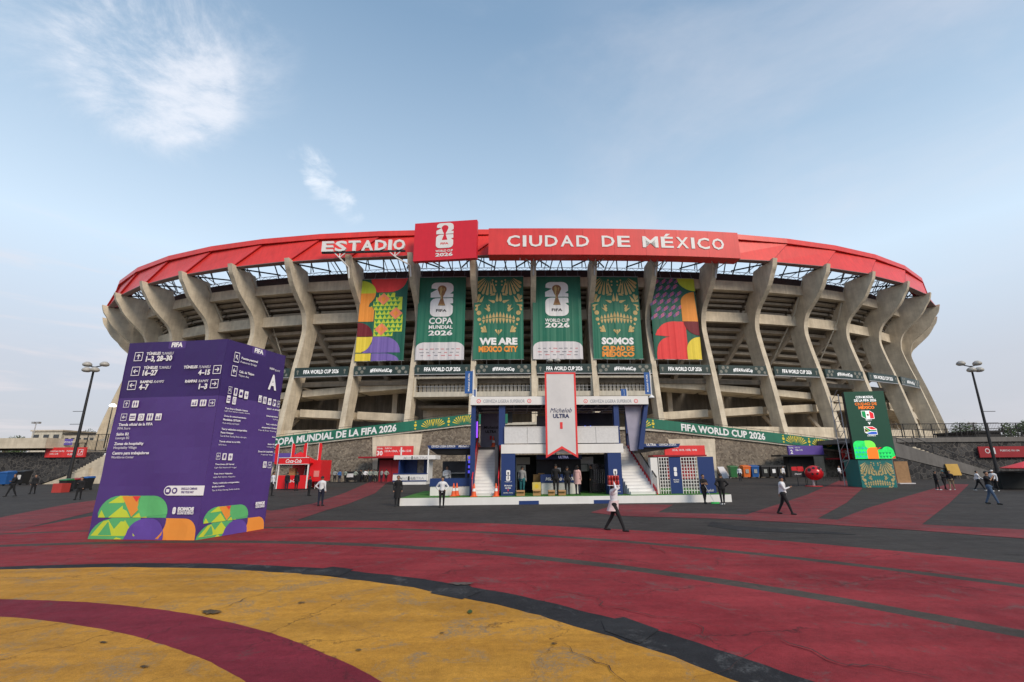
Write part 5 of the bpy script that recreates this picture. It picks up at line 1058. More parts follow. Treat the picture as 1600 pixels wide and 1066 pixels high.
Panel(s_,(a.x,82.3,a.z),(1,0,0),(0,-1,0)).text('HOSPITALITY',(b.x-a.x)*.5,.35,.3,WHITP,al='l',d=.02)
# deck fences in bays
def fence(label,x0,x1,y,z,h,n,mesh=True):
    t=thing('deck_fence',label,'fence',((x0+x1)/2,y,z))
    for i in range(n+1):
        x=x0+(x1-x0)*i/n; MB().box(x-.05,x+.05,y-.05,y+.05,z,z+h).build('fence_post',BLACKM,t)
        if i<n:
            xn=x0+(x1-x0)*(i+1)/n; MB().box(x+.05,xn-.05,y-.03,y+.03,z+h-.1,z+h).build('fence_rail',BLACKM,t); MB().box(x+.05,xn-.05,y-.03,y+.03,z+.1,z+.18).build('fence_rail',BLACKM,t)
            if mesh:
                mb=MB(); m=max(4,int((xn-x)/.22))
                for j in range(1,m): mb.box(x+(xn-x)*j/m-.012,x+(xn-x)*j/m+.012,y-.01,y+.01,z+.18,z+h-.1)
                mb.build('fence_bars',BLACKM,t,kind='stuff')
fence('black bar fence on the deck above the left stairs',wx(136,83,690),wx(215,83,690),83,5.0,3.0,5)
fence('low black rail fence on the left deck behind the violet banner',wx(75,84,690),wx(134,84,690),84,5.0,1.6,6)
# far low buildings and a kiosk roof beyond the left deck
def hall(name,label,u0,u1,v0,v1,Y,dep,m,roofm=None,wins=0):
    a=W(u0,v1,Y); b=W(u1,v0,Y); t=thing(name,label,'building',((a.x+b.x)/2,Y,0)); MB().box(a.x,b.x,Y,Y+dep,0,b.z).build('wall',m,t); MB().box(a.x-.3,b.x+.3,Y-.3,Y+dep+.3,b.z+.01,b.z+.35).build('roof',roofm or m,t)
    for i in range(wins):
        x=a.x+(b.x-a.x)*(i+.2)/wins; MB().box(x,x+(b.x-a.x)*.55/wins,Y-.05,Y-.01,b.z-2.2,b.z-.8).build('window',mat('window_dark',(.04,.045,.05),.2,.2,spec=.8),t)
hall('low_building','beige flat roofed building beyond the left deck',47,98,674,690,120,14,CONCL,CONCG,3)
hall('low_building','grey louvred flat building right of the beige one, beyond the left deck',98,150,679,692,118,14,CONCG,DARK,5)
# right
t=thing('terrace_stairs','concrete stairs with black handrails climbing leftwards at the right of the stadium','stairs',(52,62,0))
Yr=62.; xR0,xR1=wx(1560,Yr,750),wx(1432,Yr,705)
steps(t,xR0,xR1,0,4.0,Yr+.5,Yr+6,20)
GRW=mat('parapet_grey',(.17,.16,.15),.85,.15,streak=.2)
MB().prism([(xR0-1.5,Yr,0),(xR1-3.5,Yr,3.0),(xR1-5,Yr,3.2),(xR1-5,Yr,4.9),(xR1-3.5,Yr,4.9),(xR0+.2,Yr,.6),(xR0+.2,Yr,0)],(0,.4,0)).build('parapet',GRW,t)
MB().prism([(xR0-2.0,Yr+.05,0),(xR1-3.5,Yr+.05,2.95),(xR1-5.5,Yr+.05,2.95),(xR1-5.5,Yr+.05,0)],(0,.5,0)).build('stone_face',LAVA,t)
MB().prism([(xR0+1,Yr+6,0),(xR1,Yr+6,4.4),(xR1,Yr+6,5.3),(xR0+2,Yr+6,.9)],(0,.35,0)).build('parapet',GRW,t)
for yy in (Yr+.3,Yr+3,Yr+6.1):
    mb=MB(); mb.tube((xR0,yy,1.1),(xR1,yy,5.3),.045); mb.tube((xR1,yy,5.3),(xR1-6,yy,5.4),.045); mb.build('handrail',BLACKM,t)
    for f in (0,.25,.5,.75,1,1.4): 
        x=xR0+(xR1-xR0)*f; z=min(4.2,4.2*f); MB().tube((x,yy,z),(x,yy,z+1.1),.04,n=5).build('rail_post',BLACKM,t)
t=thing('raised_deck','grey deck on a dark stone wall running to the right edge','deck',(80,70,0))
zd=4.9
MB().box(xR1+.5,160,68.5,69.5,0,zd-.1).build('stone_face',LAVA,t); MB().box(xR1-4,160,68.3,130,zd-.1,zd+.55).build('deck_edge',GRW,t)
fence('long black bar fence on the right deck, nearest the camera',xR1-4,wx(1640,68.6,690),68.7,zd+.55,2.0,14)
fence('black rail fence further back on the right deck',wx(1395,80,690),wx(1600,80,690),80,zd+.5,2.0,12,False)
a=W(1533,715,68); b=W(1625,697,68); s_=thing('direction_sign','red sign numbered 1 under the right deck','sign',(a.x,68,a.z)); MB().box(a.x,b.x,68.1,68.25,a.z,b.z).build('sign_board',REDD,s_)
q=Panel(s_,(a.x,68.1,a.z),(1,0,0),(0,-1,0)); q.text('1',2.1,.5,.8,SILV,bold=.04,d=.02); q.text('PUERTAS 101-104',3.0,.8,.25,SILV,d=.02); q.emit('round_mark',SILV,[disc(1.2,.9,.35)],.02); q.emit('round_mark_core',REDD,[disc(1.2,.9,.25)],.03)
hall('low_building','dark screened building on the right deck behind the light mast',1528,1562,676,700,84,8,DARK,DARK,2); hall('low_building','pale low building far behind the right deck',1470,1560,688,704,125,10,CONCG,CONCG,4)
a=G(1490,757); t=thing('info_board','yellow board leaning on the parapet of the right stairs','board',(a.x,60.8,0)); p=W(1483,743,61.6); p2=W(1498,725,61.6); MB().hexa([(p.x,61.5,p.z),(p2.x,61.5,p.z),(p2.x,61.62,p.z),(p.x,61.62,p.z)],[(p.x,61.8,p2.z),(p2.x,61.8,p2.z),(p2.x,61.92,p2.z),(p.x,61.92,p2.z)]).build('board',mat('board_yellow',(.50,.30,.05),.6),t); MB().box(p.x+.3,p.x+.36,61.6,61.66,0,p.z).build('leg',BLACKM,t); MB().box(p2.x-.36,p2.x-.3,61.6,61.66,0,p.z).build('leg',BLACKM,t)
# ================= light masts =================
def mast(base,ztop,label,rungs,hr=.62,arm=1.5,nheads=4,r=.17):
    t=thing('light_mast',label,'light mast',tuple(base)); b=Vector(base)
    MB().tube(b,b+Vector((0,0,ztop)),r,r*.55,n=10).build('pole',BLACKM,t); MB().lathe([(0,0),(r*2.4,0),(r*2.4,.15),(r*1.1,.3),(0,.3)],tuple(b),10).build('foot',BLACKM,t)
    LH=mat('lamp_cover',(.42,.40,.36),.35,.1)
    spots=[(-arm,.15,.35),(arm,.15,.35),(-arm*.47,-.5,-.65),(arm*.47,-.5,-.65)][:nheads]
    for dx,dy,dz in spots:
        c=b+Vector((dx,dy,ztop+dz)); MB().tube(b+Vector((0,0,ztop-.1+min(dz,0))),c+Vector((0,0,-.12)),r*.35,n=6).build('arm',BLACKM,t)
        h=MB().lathe([(0,-.5*hr),(hr*.55,-.46*hr),(hr*.9,-.25*hr),(hr,.02),(hr*.85,.35*hr),(hr*.4,.7*hr),(0,.75*hr)],tuple(c),14).build('lamp_head',LH,t,smooth=True)
    for z in rungs: MB().tube(b+Vector((0,0,z)),b+Vector((1.7 if base[0]>0 else -1.7,0,z)),.05,n=4).build('cross_arm',BLACKM,t)
    return t
pl_=G(105,757); mast((pl_.x,pl_.y,0),W(149,573,pl_.y).z,'tall black light mast with four lamp heads left of the purple totem',[W(118,643,pl_.y).z,W(116,663,pl_.y).z],hr=.62,arm=1.35,r=.24)
pr_=G(1561,748); mast((pr_.x,pr_.y,0),W(1523,572,pr_.y).z,'tall black light mast with four lamp heads in front of the right stairs',[W(1543,643,pr_.y).z,W(1546,661,pr_.y).z],hr=.52,arm=1.1,r=.2)
pm=W(866,600,52); zt_=W(866,568,52).z
mast((pm.x,52,0),zt_,'black light mast with two lamp heads rising behind the tall white drop banner',[],hr=.36,arm=.42,nheads=2,r=.1)
ps=W(162,700,95); t=thing('street_lamp','slim pole with one small lit white lamp between totem and left stairs','street lamp',(ps.x,95,5)); zz=W(171,636,95).z; MB().tube((ps.x,95,4.9),(ps.x,95,zz),.12,.08).build('pole',BLACKM,t); MB().lathe([(0,-.3),(.5,-.25),(.6,0),(.3,.3),(0,.35)],(ps.x,95,zz+.3),10).build('lamp_head',mat('lamp_lit',(1,.97,.9),.3,0,emit=3),t)
for u,v,lab in ((57,660,'thin pole with two small camera heads above the beige building'),(1519,661,'thin pole with a small lamp behind the right deck fence')):
    Y=105; p=W(u,v,Y); t=thing('camera_pole',lab,'pole',(p.x,Y,0)); MB().tube((p.x,Y,0),p,.12,.08).build('pole',GALV,t)
    for s_ in (-1,1): MB().box(p.x+s_*.5-.3,p.x+s_*.5+.3,Y-.3,Y+.3,p.z-.3,p.z+.1).build('head',GALV,t)
# ================= trees =================
LEAF=mat('foliage',(.045,.075,.028),.7,.6,.7,two=(.08,.12,.045)); BARK=mat('bark',(.12,.09,.065),.9,.3)
def tree(x,y,z0,h,cr,label,seed,group='trees beyond the right deck'):
    r=random.Random(seed); t=thing('tree',label,'tree',(x,y,z0),group=group)
    mb=MB(); top=Vector((x+r.uniform(-.5,.5),y,z0+h*.6)); mb.tube((x,y,z0),top,.28,.16,n=8)
    cl=[]
    for i in range(9):
        a=r.uniform(0,6.28); rr=cr*r.uniform(.2,.8); c=Vector((x+math.cos(a)*rr*1.2,y+math.sin(a)*rr,z0+h*r.uniform(.55,.95))); mb.tube(top-Vector((0,0,h*.15*r.random())),c,.09,.03,n=5); cl.append((c,cr*r.uniform(.32,.55)))
    mb.build('trunk',BARK,t)
    vs=[];fs=[]
    for c,q in cl:
        for j in range(210):
            d=Vector((r.gauss(0,1),r.gauss(0,1),r.gauss(0,.75))); d.normalize(); p=c+d*q*(r.random()**.4); s=r.uniform(.14,.30)
            u=Vector((r.gauss(0,1),r.gauss(0,1),r.gauss(0,1))).normalized(); w=u.orthogonal().normalized()
            n=len(vs); vs+=[p-u*s,p+w*s*.6,p+u*s,p-w*s*.6]; fs.append((n,n+1,n+2,n+3))
    obj('crown',vs,fs,LEAF,t)
for u,v,Y,cr,lab,sd in ((1484,672,118,4.2,'leftmost of the dark round trees behind the right fence',1),(1497,668,122,4.6,'middle of the dark round trees behind the right fence',2),(1509,671,116,3.8,'rightmost of the three dark round trees near the stadium foot',3),(1577,668,90,3.6,'tree right of the dark building on the right deck',4),(1594,671,92,4.0,'tree at the right edge of the picture',5),(1480,684,140,5,'low tree close beside the stadium foot',6)):
    p=W(u,v,Y); tree(p.x,Y,0,p.z+.6,cr,lab,sd)
for u,v,Y,cr,lab,sd in ((12,680,150,5,'low tree beyond the left deck at the edge of the picture',7),(128,676,150,4.5,'tree beyond the grey building left of the totem',8)):
    p=W(u,v,Y); tree(p.x,Y,0,p.z,cr,lab,sd,'trees beyond the left deck')
# ================= red drinks kiosk =================
RK=mat('kiosk_red',(.72,.015,.02),.4,.06)
kb=G(429,764); kc=G(480,764)
t=thing('drinks_kiosk','open red drinks kiosk with white script on its header and counter','kiosk',(kb.x+2,49,0))
Yk=49.0; x0,x1=W(431,760,Yk).x,W(479,760,Yk).x
def bx(n,m,a,b,c,d,e,f,p=None): return MB().box(a,b,c,d,e,f).build(n,m,p if p is not None else t)
zc=W(0,742,Yk).z; zh0,zh1=W(450,726,Yk).z,W(450,715,Yk).z; zc=W(450,743,Yk).z
bx('floor',BLACKM,x0,x1,Yk,Yk+3,0.0,.08); bx('counter',RK,x0+.02,x1-.1,Yk,Yk+.7,.1,zc); bx('back_wall',RK,x0,x1,Yk+2.9,Yk+3,.09,zh0); bx('header',RK,x0,x1,Yk-.05,Yk+.15,zh0,zh1); bx('header',RK,x0,x0+.15,Yk+.2,Yk+3,zh0,zh1); bx('roof',RK,x0,x1,Yk+.2,Yk+2.9,zh0+.1,zh0+.2)
for xx in (x0,x1-.1): bx('post',WHITE,xx,xx+.1,Yk-.02,Yk+.1,.09,zh0)
bx('header_trim',WHITE,x0,x1,Yk-.09,Yk-.055,zh1-.05,zh1); bx('header_trim',WHITE,x0,x1,Yk-.09,Yk-.055,zh0,zh0+.05)
q=Panel(t,(x0,Yk-.06,0),(1,0,0),(0,-1,0)); w=x1-x0; q.text('Coca-Cola',w*.5,zh0+.17,.36,WHITP,al='c',w=w*.52,shear=.45,bold=.02,d=.03); q2=Panel(t,(x0,Yk,0),(1,0,0),(0,-1,0)); q2.text('Coca-Cola',w*.5,zc*.52,.34,WHITP,al='c',w=w*.42,shear=.45,bold=.02,d=.02)
bx('carton',mat('carton',(.42,.24,.10),.8),x0+.7,x0+1.3,Yk+.9,Yk+1.4,zc,zc+.7); bx('fridge',BLACKM,x1-.9,x1-.35,Yk+1.2,Yk+1.9,.1,zh0-.1); bx('shelf_goods',mat('goods_white',(.6,.55,.5),.6,.5,6),x0+1.5,x1-1.2,Yk+2.5,Yk+2.8,zc,zc+.2)
t=thing('vending_box','tall red box panel standing right of the drinks kiosk','kiosk',(W(488,750,Yk+1).x,50,0))
a,b=W(481,757,Yk+1).x,W(499,757,Yk+1).x; bx('box',RK,a,b,Yk+1,Yk+3.5,.75,W(490,719,Yk+1).z); 
for xx in (a,b-.1): bx('leg',BLACKM,xx,xx+.1,Yk+1.1,Yk+1.2,0,.75)
bx('printed_plate',mat('plate_pale_red',(.75,.25,.22),.5),a+.5,a+1.05,Yk+.96,Yk+.99,1.2,1.8)
t=thing('parasol','small red parasol behind the drinks kiosk','parasol',(W(470,720,53).x,53,0)); c=W(470,706,53); MB().lathe([(0,0),(2.0,-1.1),(1.9,-1.15),(0,-.12)],tuple(c),10).build('canopy',RK,t); MB().tube((c.x,53,0),(c.x,53,c.z-.1),.04).build('pole',WHITE,t)
for i,(u,v0) in enumerate(((437,694),(457,693),(481,692),(499,692))):
    Y=50.5; p=W(u,v0,Y); t=thing('feather_flag',['first red feather flag from the left above the drinks kiosk','second red feather flag from the left above the drinks kiosk','third red feather flag, above the gap right of the drinks kiosk','fourth red feather flag, by the red box panel'][i],'flag',(p.x,Y,0),group='red feather flags')
    MB().tube((p.x,Y,0),(p.x,Y,p.z),.03,n=5).build('pole',WHITE,t); z=p.z; pts=[(0,.0),(.30,-.05),(.42,-.35),(.34,-2.0),(.0,-2.1)]; sg=1 if i%2 else -1
    MB().prism([(p.x+.03*sg+sg*a*.8,Y-.01,z+b) for a,b in pts],(0,.02,0)).build('flag_cloth',RK,t)
# ================= white and navy bar kiosk =================
Yb=60.; t=thing('bar_kiosk','small navy bar kiosk with white header and white counter left of the pavilion','kiosk',(W(648,757,Yb).x,Yb,0))
X=lambda u:W(u,740,Yb).x; Z=lambda v:W(648,v,Yb).z
bx('base',WH,X(619),X(668),Yb-.8,Yb+2.6,0,.4); bx('counter',WH,X(617),X(669),Yb-.8,Yb,.42,Z(741)); bx('counter_foot',NAVY,X(617),X(669),Yb-.84,Yb-.81,.35,.5); bx('counter_top',NAVY,X(617),X(669),Yb-.85,Yb+.05,Z(741),Z(739.6))
bx('side_wall',NAVY,X(622),X(624),Yb,Yb+2.6,.4,Z(718)); bx('side_wall',WH,X(667),X(669),Yb,Yb+2.6,.4,Z(718)); bx('side_wall',NAVY,X(624.1),X(644),Yb+2.4,Yb+2.6,.4,Z(718)); bx('side_wall',NAVY,X(655),X(666.9),Yb+2.4,Yb+2.6,.4,Z(718)); bx('back_panel',mat('kiosk_print',(.30,.26,.22),.6,.5,3),X(644.1),X(654.9),Yb+2.45,Yb+2.55,.4,Z(718))
bx('header',WH,X(615),X(680),Yb-.3,Yb+3,Z(718),Z(711.5))
for u in (625,668): bx('pole',WHITE,X(u),X(u)+.14,Yb-.34,Yb-.2,.42 if u==668 else Z(712),Z(699))
q=Panel(t,(0,Yb-.8,0),(1,0,0),(0,-1,0)); q.text('Michelob',X(627),Z(749),.32,mat('pale_print',(.5,.5,.52),.6),shear=.3,w=2.0,d=.02); q.emit('label_mark',INK,[rect(X(640.5),Z(750),X(643),Z(744))],.02); q.text('ULTRA',X(645),Z(749),.3,MATS['pale_print'],w=1.6,bold=.03,d=.02)
q=Panel(t,(0,Yb-.3,0),(1,0,0),(0,-1,0)); q.text('Michelob',X(630),Z(717),.25,MATS['pale_print'],shear=.3,w=1.8,d=.02); q.emit('label_mark',INK,[rect(X(642.5),Z(717.5),X(644.5),Z(713))],.02); q.text('ULTRA',X(647),Z(717),.25,MATS['pale_print'],w=1.7,bold=.03,d=.02)
# ================= bins =================
def bin_(x,y,s,body,lid,label,mark=None,rz=0.,group='wheeled bins'):
    t=thing('wheeled_bin',label,'bin',(x,y,0),rz,group,local=True); h=1.05*s; w=.36*s
    MB().hexa([(-w*.8,-w*.7,.12*s),(w*.8,-w*.7,.12*s),(w*.8,w*.7,.12*s),(-w*.8,w*.7,.12*s)],[(-w,-w,h),(w,-w,h),(w,w,h),(-w,w,h)]).build('body',body,t)
    MB().hexa([(-w*1.08,-w*1.12,h),(w*1.08,-w*1.12,h),(w*1.08,w*1.15,h),(-w*1.08,w*1.15,h)],[(-w,-w,h+.07*s),(w,-w,h+.07*s),(w*.95,w,h+.16*s),(-w*.95,w,h+.16*s)]).build('lid',lid,t)
    for sx in (-1,1): MB().tube((sx*w*.85-.04,w*.5,.12*s),(sx*w*.85+.04,w*.5,.12*s),.12*s,n=10).build('wheel',BLACKM,t)
    MB().tube((-w*.8,w*1.2,h-.05),(w*.8,w*1.2,h-.05),.025*s,n=5).build('handle',BLACKM,t)
    if mark: MB().box(-w*.4,w*.4,-w*.98,-w*.93,h*.45,h*.78).build('label_plate',mark,t)
BGRN=mat('bin_green',(.03,.16,.05),.5); BORG=mat('bin_orange',(.75,.16,.03),.5); BBLU=mat('bin_blue',(.018,.10,.32),.5); BBLK=mat('bin_black',(.02,.02,.022),.5); MK=mat('bin_label',(.35,.36,.33),.6,.4,8)
Ybn=71.
for u,body,mk,lab in ((1145.5,BGRN,None,'dark green bin at the left end of the row by the ramp wall'),(1165.5,BORG,MK,'orange bin in the row by the ramp wall'),(1178.5,BBLU,MK,'blue bin in the row by the ramp wall'),(1194,BBLK,MK,'black bin next to the blue one by the ramp wall'),(1207,BBLK,MATS['white_print'],'black bin with a bright white label by the ramp wall'),(1219.5,BBLK,mat('label_buff',(.45,.38,.28),.6),'black bin with a buff label at the right end of the row')):
    bin_(wx(u,Ybn,740),Ybn,1.55 if u>1150 else 1.5,body,body,lab,mk)
t=thing('leaning_board','pale rectangular board leaning on the ramp wall left of the bins','board',(wx(1131,73,740),73,0)); x=wx(1131,73,740); MB().hexa([(x-.5,72.2,0),(x+.7,72.2,0),(x+.7,72.25,0),(x-.5,72.25,0)],[(x-.9,72.9,1.65),(x,72.9,1.65),(x,72.95,1.65),(x-.9,72.95,1.65)]).build('board',SILV,t)
gl='bins at the left stairs'
for u,v,s,body,lid,lab,mk in ((100,769,1.35,BBLK,BGRN,'dark bin with a green lid under the left mast',None),(114,767,1.3,BBLK,mat('lid_red',(.35,.03,.03),.5),'dark bin with a red lid beside the green lidded one',None),(133,766,1.4,BBLK,BBLU,'dark bin with a blue lid nearest the totem',None),(7,759,1.5,BBLU,BBLU,'blue bin at the far left edge',None),(33,758,1.5,BBLK,BBLK,'black bin with a white label at the far left',MATS['white_print'])):
    p=G(u,v); bin_(p.x,p.y,s*p.y/62,body,lid,lab,mk,0,gl)
t=thing('red_crate','red plastic crate on the ground left of the green lidded bin','crate',tuple(G(87,770))); p=G(87,770); MB().box(p.x-.45,p.x+.45,p.y,p.y+.9,0,.85).build('body',mat('crate_red',(.45,.05,.04),.5),t)
t=thing('service_cart','black cart with a white label by the ramp wall behind the row of guards','cart',(W(551,750,69).x,69,0)); x=W(551,750,69).x; MB().hexa([(x-1,69,.3),(x+1,69,.3),(x+1,70.2,.3),(x-1,70.2,.3)],[(x-1.2,68.9,1.5),(x+1.2,68.9,1.5),(x+1.2,70.3,1.5),(x-1.2,70.3,1.5)]).build('body',BBLK,t); MB().box(x-.9,x+.1,68.86,68.9,.7,1.2).build('label_plate',SILV,t)
for s_ in (-1,1): MB().tube((x+s_*.8,69.1,.2),(x+s_*.8,69.3,.2),.2,n=10).build('wheel',BLACKM,t)
# ================= traffic cones =================
CONE=mat('cone_orange',(.80,.12,.03),.5); 
def cone(x,y,z,label):
    t=thing('traffic_cone',label,'traffic cone',(x,y,z),0,'orange traffic cones at the pavilion',local=True)
    MB().box(-.19,.19,-.19,.19,0,.04).build('base',CONE,t); MB().lathe([(.15,.04),(.105,.30)],(0,0,0),12).build('body',CONE,t,smooth=True); MB().lathe([(.105,.30),(.075,.46)],(0,0,0),12).build('white_band',WHITE,t,smooth=True); MB().lathe([(.075,.46),(.03,.74),(0,.75)],(0,0,0),12).build('tip',CONE,t,smooth=True)
for u,ly,z,lab in ((740.5,.3,PZ+.02,'cone at the left foot of the left pavilion stairs'),(775,.3,PZ+.02,'cone at the right foot of the left pavilion stairs'),(747,4.7,F2,'cone at the left of the stair top'),(771,4.7,F2,'cone at the right of the stair top'),(708.5,1.0,PZ+.02,'front cone of the pair by the side counter'),(713.5,1.35,PZ+.02,'rear cone of the pair by the side counter')):
    x=PL(u,776 if z<1 else 702,ly)[0]; p=PW(x,ly,z); cone(p.x,p.y,z,lab)
# ================= cartons on the turf =================
CART=mat('carton',(.42,.24,.10),.8)
for u0,u1,v0,v1,ly,lab in ((807,820,767,776,.5,'open brown carton left of the bar, nearest the pillar'),(833,845,766,776,.6,'brown carton under the yellow crate'),(857,867,767,776,.5,'brown carton in front of the bar at its left'),(873,884,768,776,.5,'brown carton in front of the bar between the customers')):
    a=PL(u0,v1,ly); b=PL(u1,v0,ly); p=PW(a[0],ly,PZ+.02); t=thing('carton',lab,'box',tuple(p),PA,'brown cartons by the bar',local=True); w=b[0]-a[0]; h=max(.3,b[1]-PZ)
    MB().box(0,w,0,.4,0,h).build('body',CART,t); MB().hexa([(0,-.12,h-.08),(w,-.12,h-.08),(w,0,h),(0,0,h)],[(0,-.13,h-.07),(w,-.13,h-.07),(w,0,h+.01),(0,0,h+.01)]).build('flap',CART,t)
a=PL(832,766,.62); b=PL(845,754,.62); p=PW(a[0],.62,max(a[1],.76)); t=thing('yellow_crate','yellow printed crate on top of a brown carton left of the bar','box',tuple(p),PA,local=True); w=b[0]-a[0]; MB().box(0,w,0,.4,0,b[1]-a[1]).build('body',mat('crate_yellow',(.60,.48,.12),.6),t); Panel(t,(0,0,0),(1,0,0),(0,-1,0)).emit('round_print',mat('print_amber',(.7,.5,.03),.6),[disc(w*.5,(b[1]-a[1])*.5,.12)],.005)
for i,(u,v) in enumerate(((838,742),(846,740),(852,748))):
    a=PL(u,v,2.9); p=PW(a[0],2.9,PZ+.02); t=thing('carton',['stack of brown cartons behind the yellow crate','second stack of brown cartons behind the yellow crate','low carton stack at the bar side'][i],'box',tuple(p),PA,'brown cartons by the bar',local=True); MB().box(-.2,.2,0,.4,0,a[1]-PZ).build('body',CART,t)
# ================= red ball game and small sign =================
p=G(1272,760); t=thing('ball_display','giant red ball shaped helmet display with dark openings on a stand','display',(p.x,p.y,0)); c=W(1272,739,p.y); RB=mat('ball_red',(.60,.012,.018),.22,.04,spec=.7); r=.80
mb=MB(); mb.lathe([(r*math.sin(R(a)),r*.86*-math.cos(R(a))) for a in range(0,181,12)],tuple(c),24); mb.build('ball',RB,t,smooth=True)
for az,el,rr in ((-150,25,.17),(-120,40,.13),(-75,38,.15),(-50,20,.12),(-100,-5,.10),(-40,45,.10),(-130,-8,.10)):
    n=Vector((math.cos(R(az))*math.cos(R(el)),math.sin(R(az))*math.cos(R(el)),math.sin(R(el)))); q=c+Vector((n.x*r,n.y*r,n.z*r*.86)); MB().tube(q-n*.05,q+n*.015,rr,n=12).build('opening',BLACKM,t)
MB().tube((p.x,p.y,.06),(p.x,p.y,c.z-.6),.10,n=10).build('stand',GALV,t); MB().lathe([(0,0),(.75,0),(.75,.05),(0,.08)],(p.x,p.y,0),20).build('base_plate',RB,t)
for dx in (-.55,-.4,.45): MB().tube((p.x+dx,p.y+.3,0),(p.x+dx,p.y+.3,c.z-.2),.03,n=5).build('leg',BLACKM,t)
p=G(1248,760); t=thing('post_sign','black square sign with red cloud shapes on a thin post left of the red ball','sign',(p.x,p.y,0)); a=W(1238,746,p.y); b=W(1255,729,p.y); MB().tube((p.x,p.y,0),(p.x,p.y,a.z),.035).build('post',BLACKM,t); MB().box(a.x,b.x,p.y,p.y+.08,a.z,b.z).build('board',BLACKM,t)
q=Panel(t,(a.x,p.y,a.z),(1,0,0),(0,-1,0)); w=b.x-a.x; h=b.z-a.z; q.emit('printed_red_shape',RB,[rrect(.02,h*.62,w*.5,h*.98,.1),rrect(w*.45,h*.55,w*.98,h*1.0,.12)],.01,kind='stuff'); q.text('¡Vamos!',w*.5,h*.25,h*.14,SILV,al='c',bold=.03,d=.01)
fence_=thing('barrier','low black railing right of the red ball by tunnel 3','barrier',(wx(1295,60,745),60,0))
for i in range(9): 
    x=wx(1286,60,745)+i*.32; MB().tube((x,60,0),(x,60,1.1),.025,n=4).build('bar',BLACKM,fence_)
MB().tube((wx(1286,60,745),60,1.1),(wx(1286,60,745)+2.6,60,1.1),.03,n=4).build('top_rail',BLACKM,fence_)
a=W(1393,750,50); b=W(1413,721,50); t=thing('wooden_cabinet','upright brown plywood cabinet right of the screen tower','cabinet',(a.x,50,0)); MB().box(a.x,a.x+.6,50,51.2,0,b.z).build('side',mat('plywood_dark',(.10,.05,.03),.7),t); MB().box(a.x+.601,b.x+.3,50,51.2,0,b.z).build('front',mat('plywood',(.33,.19,.09),.7,.2,3),t); MB().box(a.x+.5,b.x+.4,49.6,51.3,0,.08).build('base',SILV,t)
a=G(1568,765); b=G(1640,765); t=thing('barrier_box','long dark boxed barrier below the right light mast','barrier',(a.x,a.y,0)); MB().box(a.x,b.x+6,a.y,a.y+1,.05,1.3).build('body',mat('dark_cloth',(.012,.014,.014),.8),t); MB().tube((a.x,a.y-.03,1.35),(b.x+6,a.y-.03,1.35),.04).build('top_rail',BLACKM,t)
c=W(1600,721,38); t=thing('parasol','wide red parasol cut by the right edge of the picture','parasol',(c.x,38,0)); MB().lathe([(0,0),(1.5,-.48),(1.45,-.54),(0,-.1)],tuple(c),10).build('canopy',RK,t); MB().tube((c.x,38,0),(c.x,38,c.z-.1),.04).build('pole',WHITE,t)
# ================= people =================
SKIN=mat('skin',(.30,.16,.10),.6,.05); SKD=mat('skin_dark',(.20,.10,.06),.6,.05); HAIR=mat('hair_black',(.012,.010,.009),.5,.2)
CL=dict(black=mat('cloth_black',(.012,.012,.014),.85,.2),white=mat('cloth_white',(.70,.70,.72),.8,.06),navy=mat('cloth_navy',(.012,.016,.035),.85,.2),denim=mat('cloth_denim',(.06,.10,.17),.85,.2),pink=mat('cloth_pink',(.62,.38,.36),.75,.15,8),grey=mat('cloth_grey',(.28,.29,.29),.85,.1),sage=mat('cloth_sage',(.26,.30,.26),.85,.1),blue=mat('cloth_blue',(.05,.14,.35),.85,.1),teal=mat('cloth_teal',(.02,.13,.15),.85,.1),palepink=mat('cloth_pale_pink',(.70,.55,.55),.8,.2,9),shoe=mat('shoe_black',(.015,.015,.015),.5,.1),wshoe=mat('shoe_white',(.6,.6,.6),.6,.1),khaki=mat('cloth_khaki',(.25,.20,.13),.85,.1))
ARM={'down':((.235,.02,1.13),(.245,-.05,.88)),'hips':((.37,.08,1.16),(.20,-.04,1.0)),'phone':((.22,-.10,1.16),(.06,-.30,1.24)),'head':((.27,-.14,1.50),(.13,-.05,1.72)),'fwd':((.22,-.14,1.15),(.20,-.36,1.02)),'back':((.24,.14,1.15),(.25,.18,.92)),'behind':((.25,.12,1.13),(.06,.17,1.02)),'fold':((.24,-.06,1.14),(-.05,-.20,1.17)),'camera':((.27,-.16,1.25),(.08,-.26,1.46))}
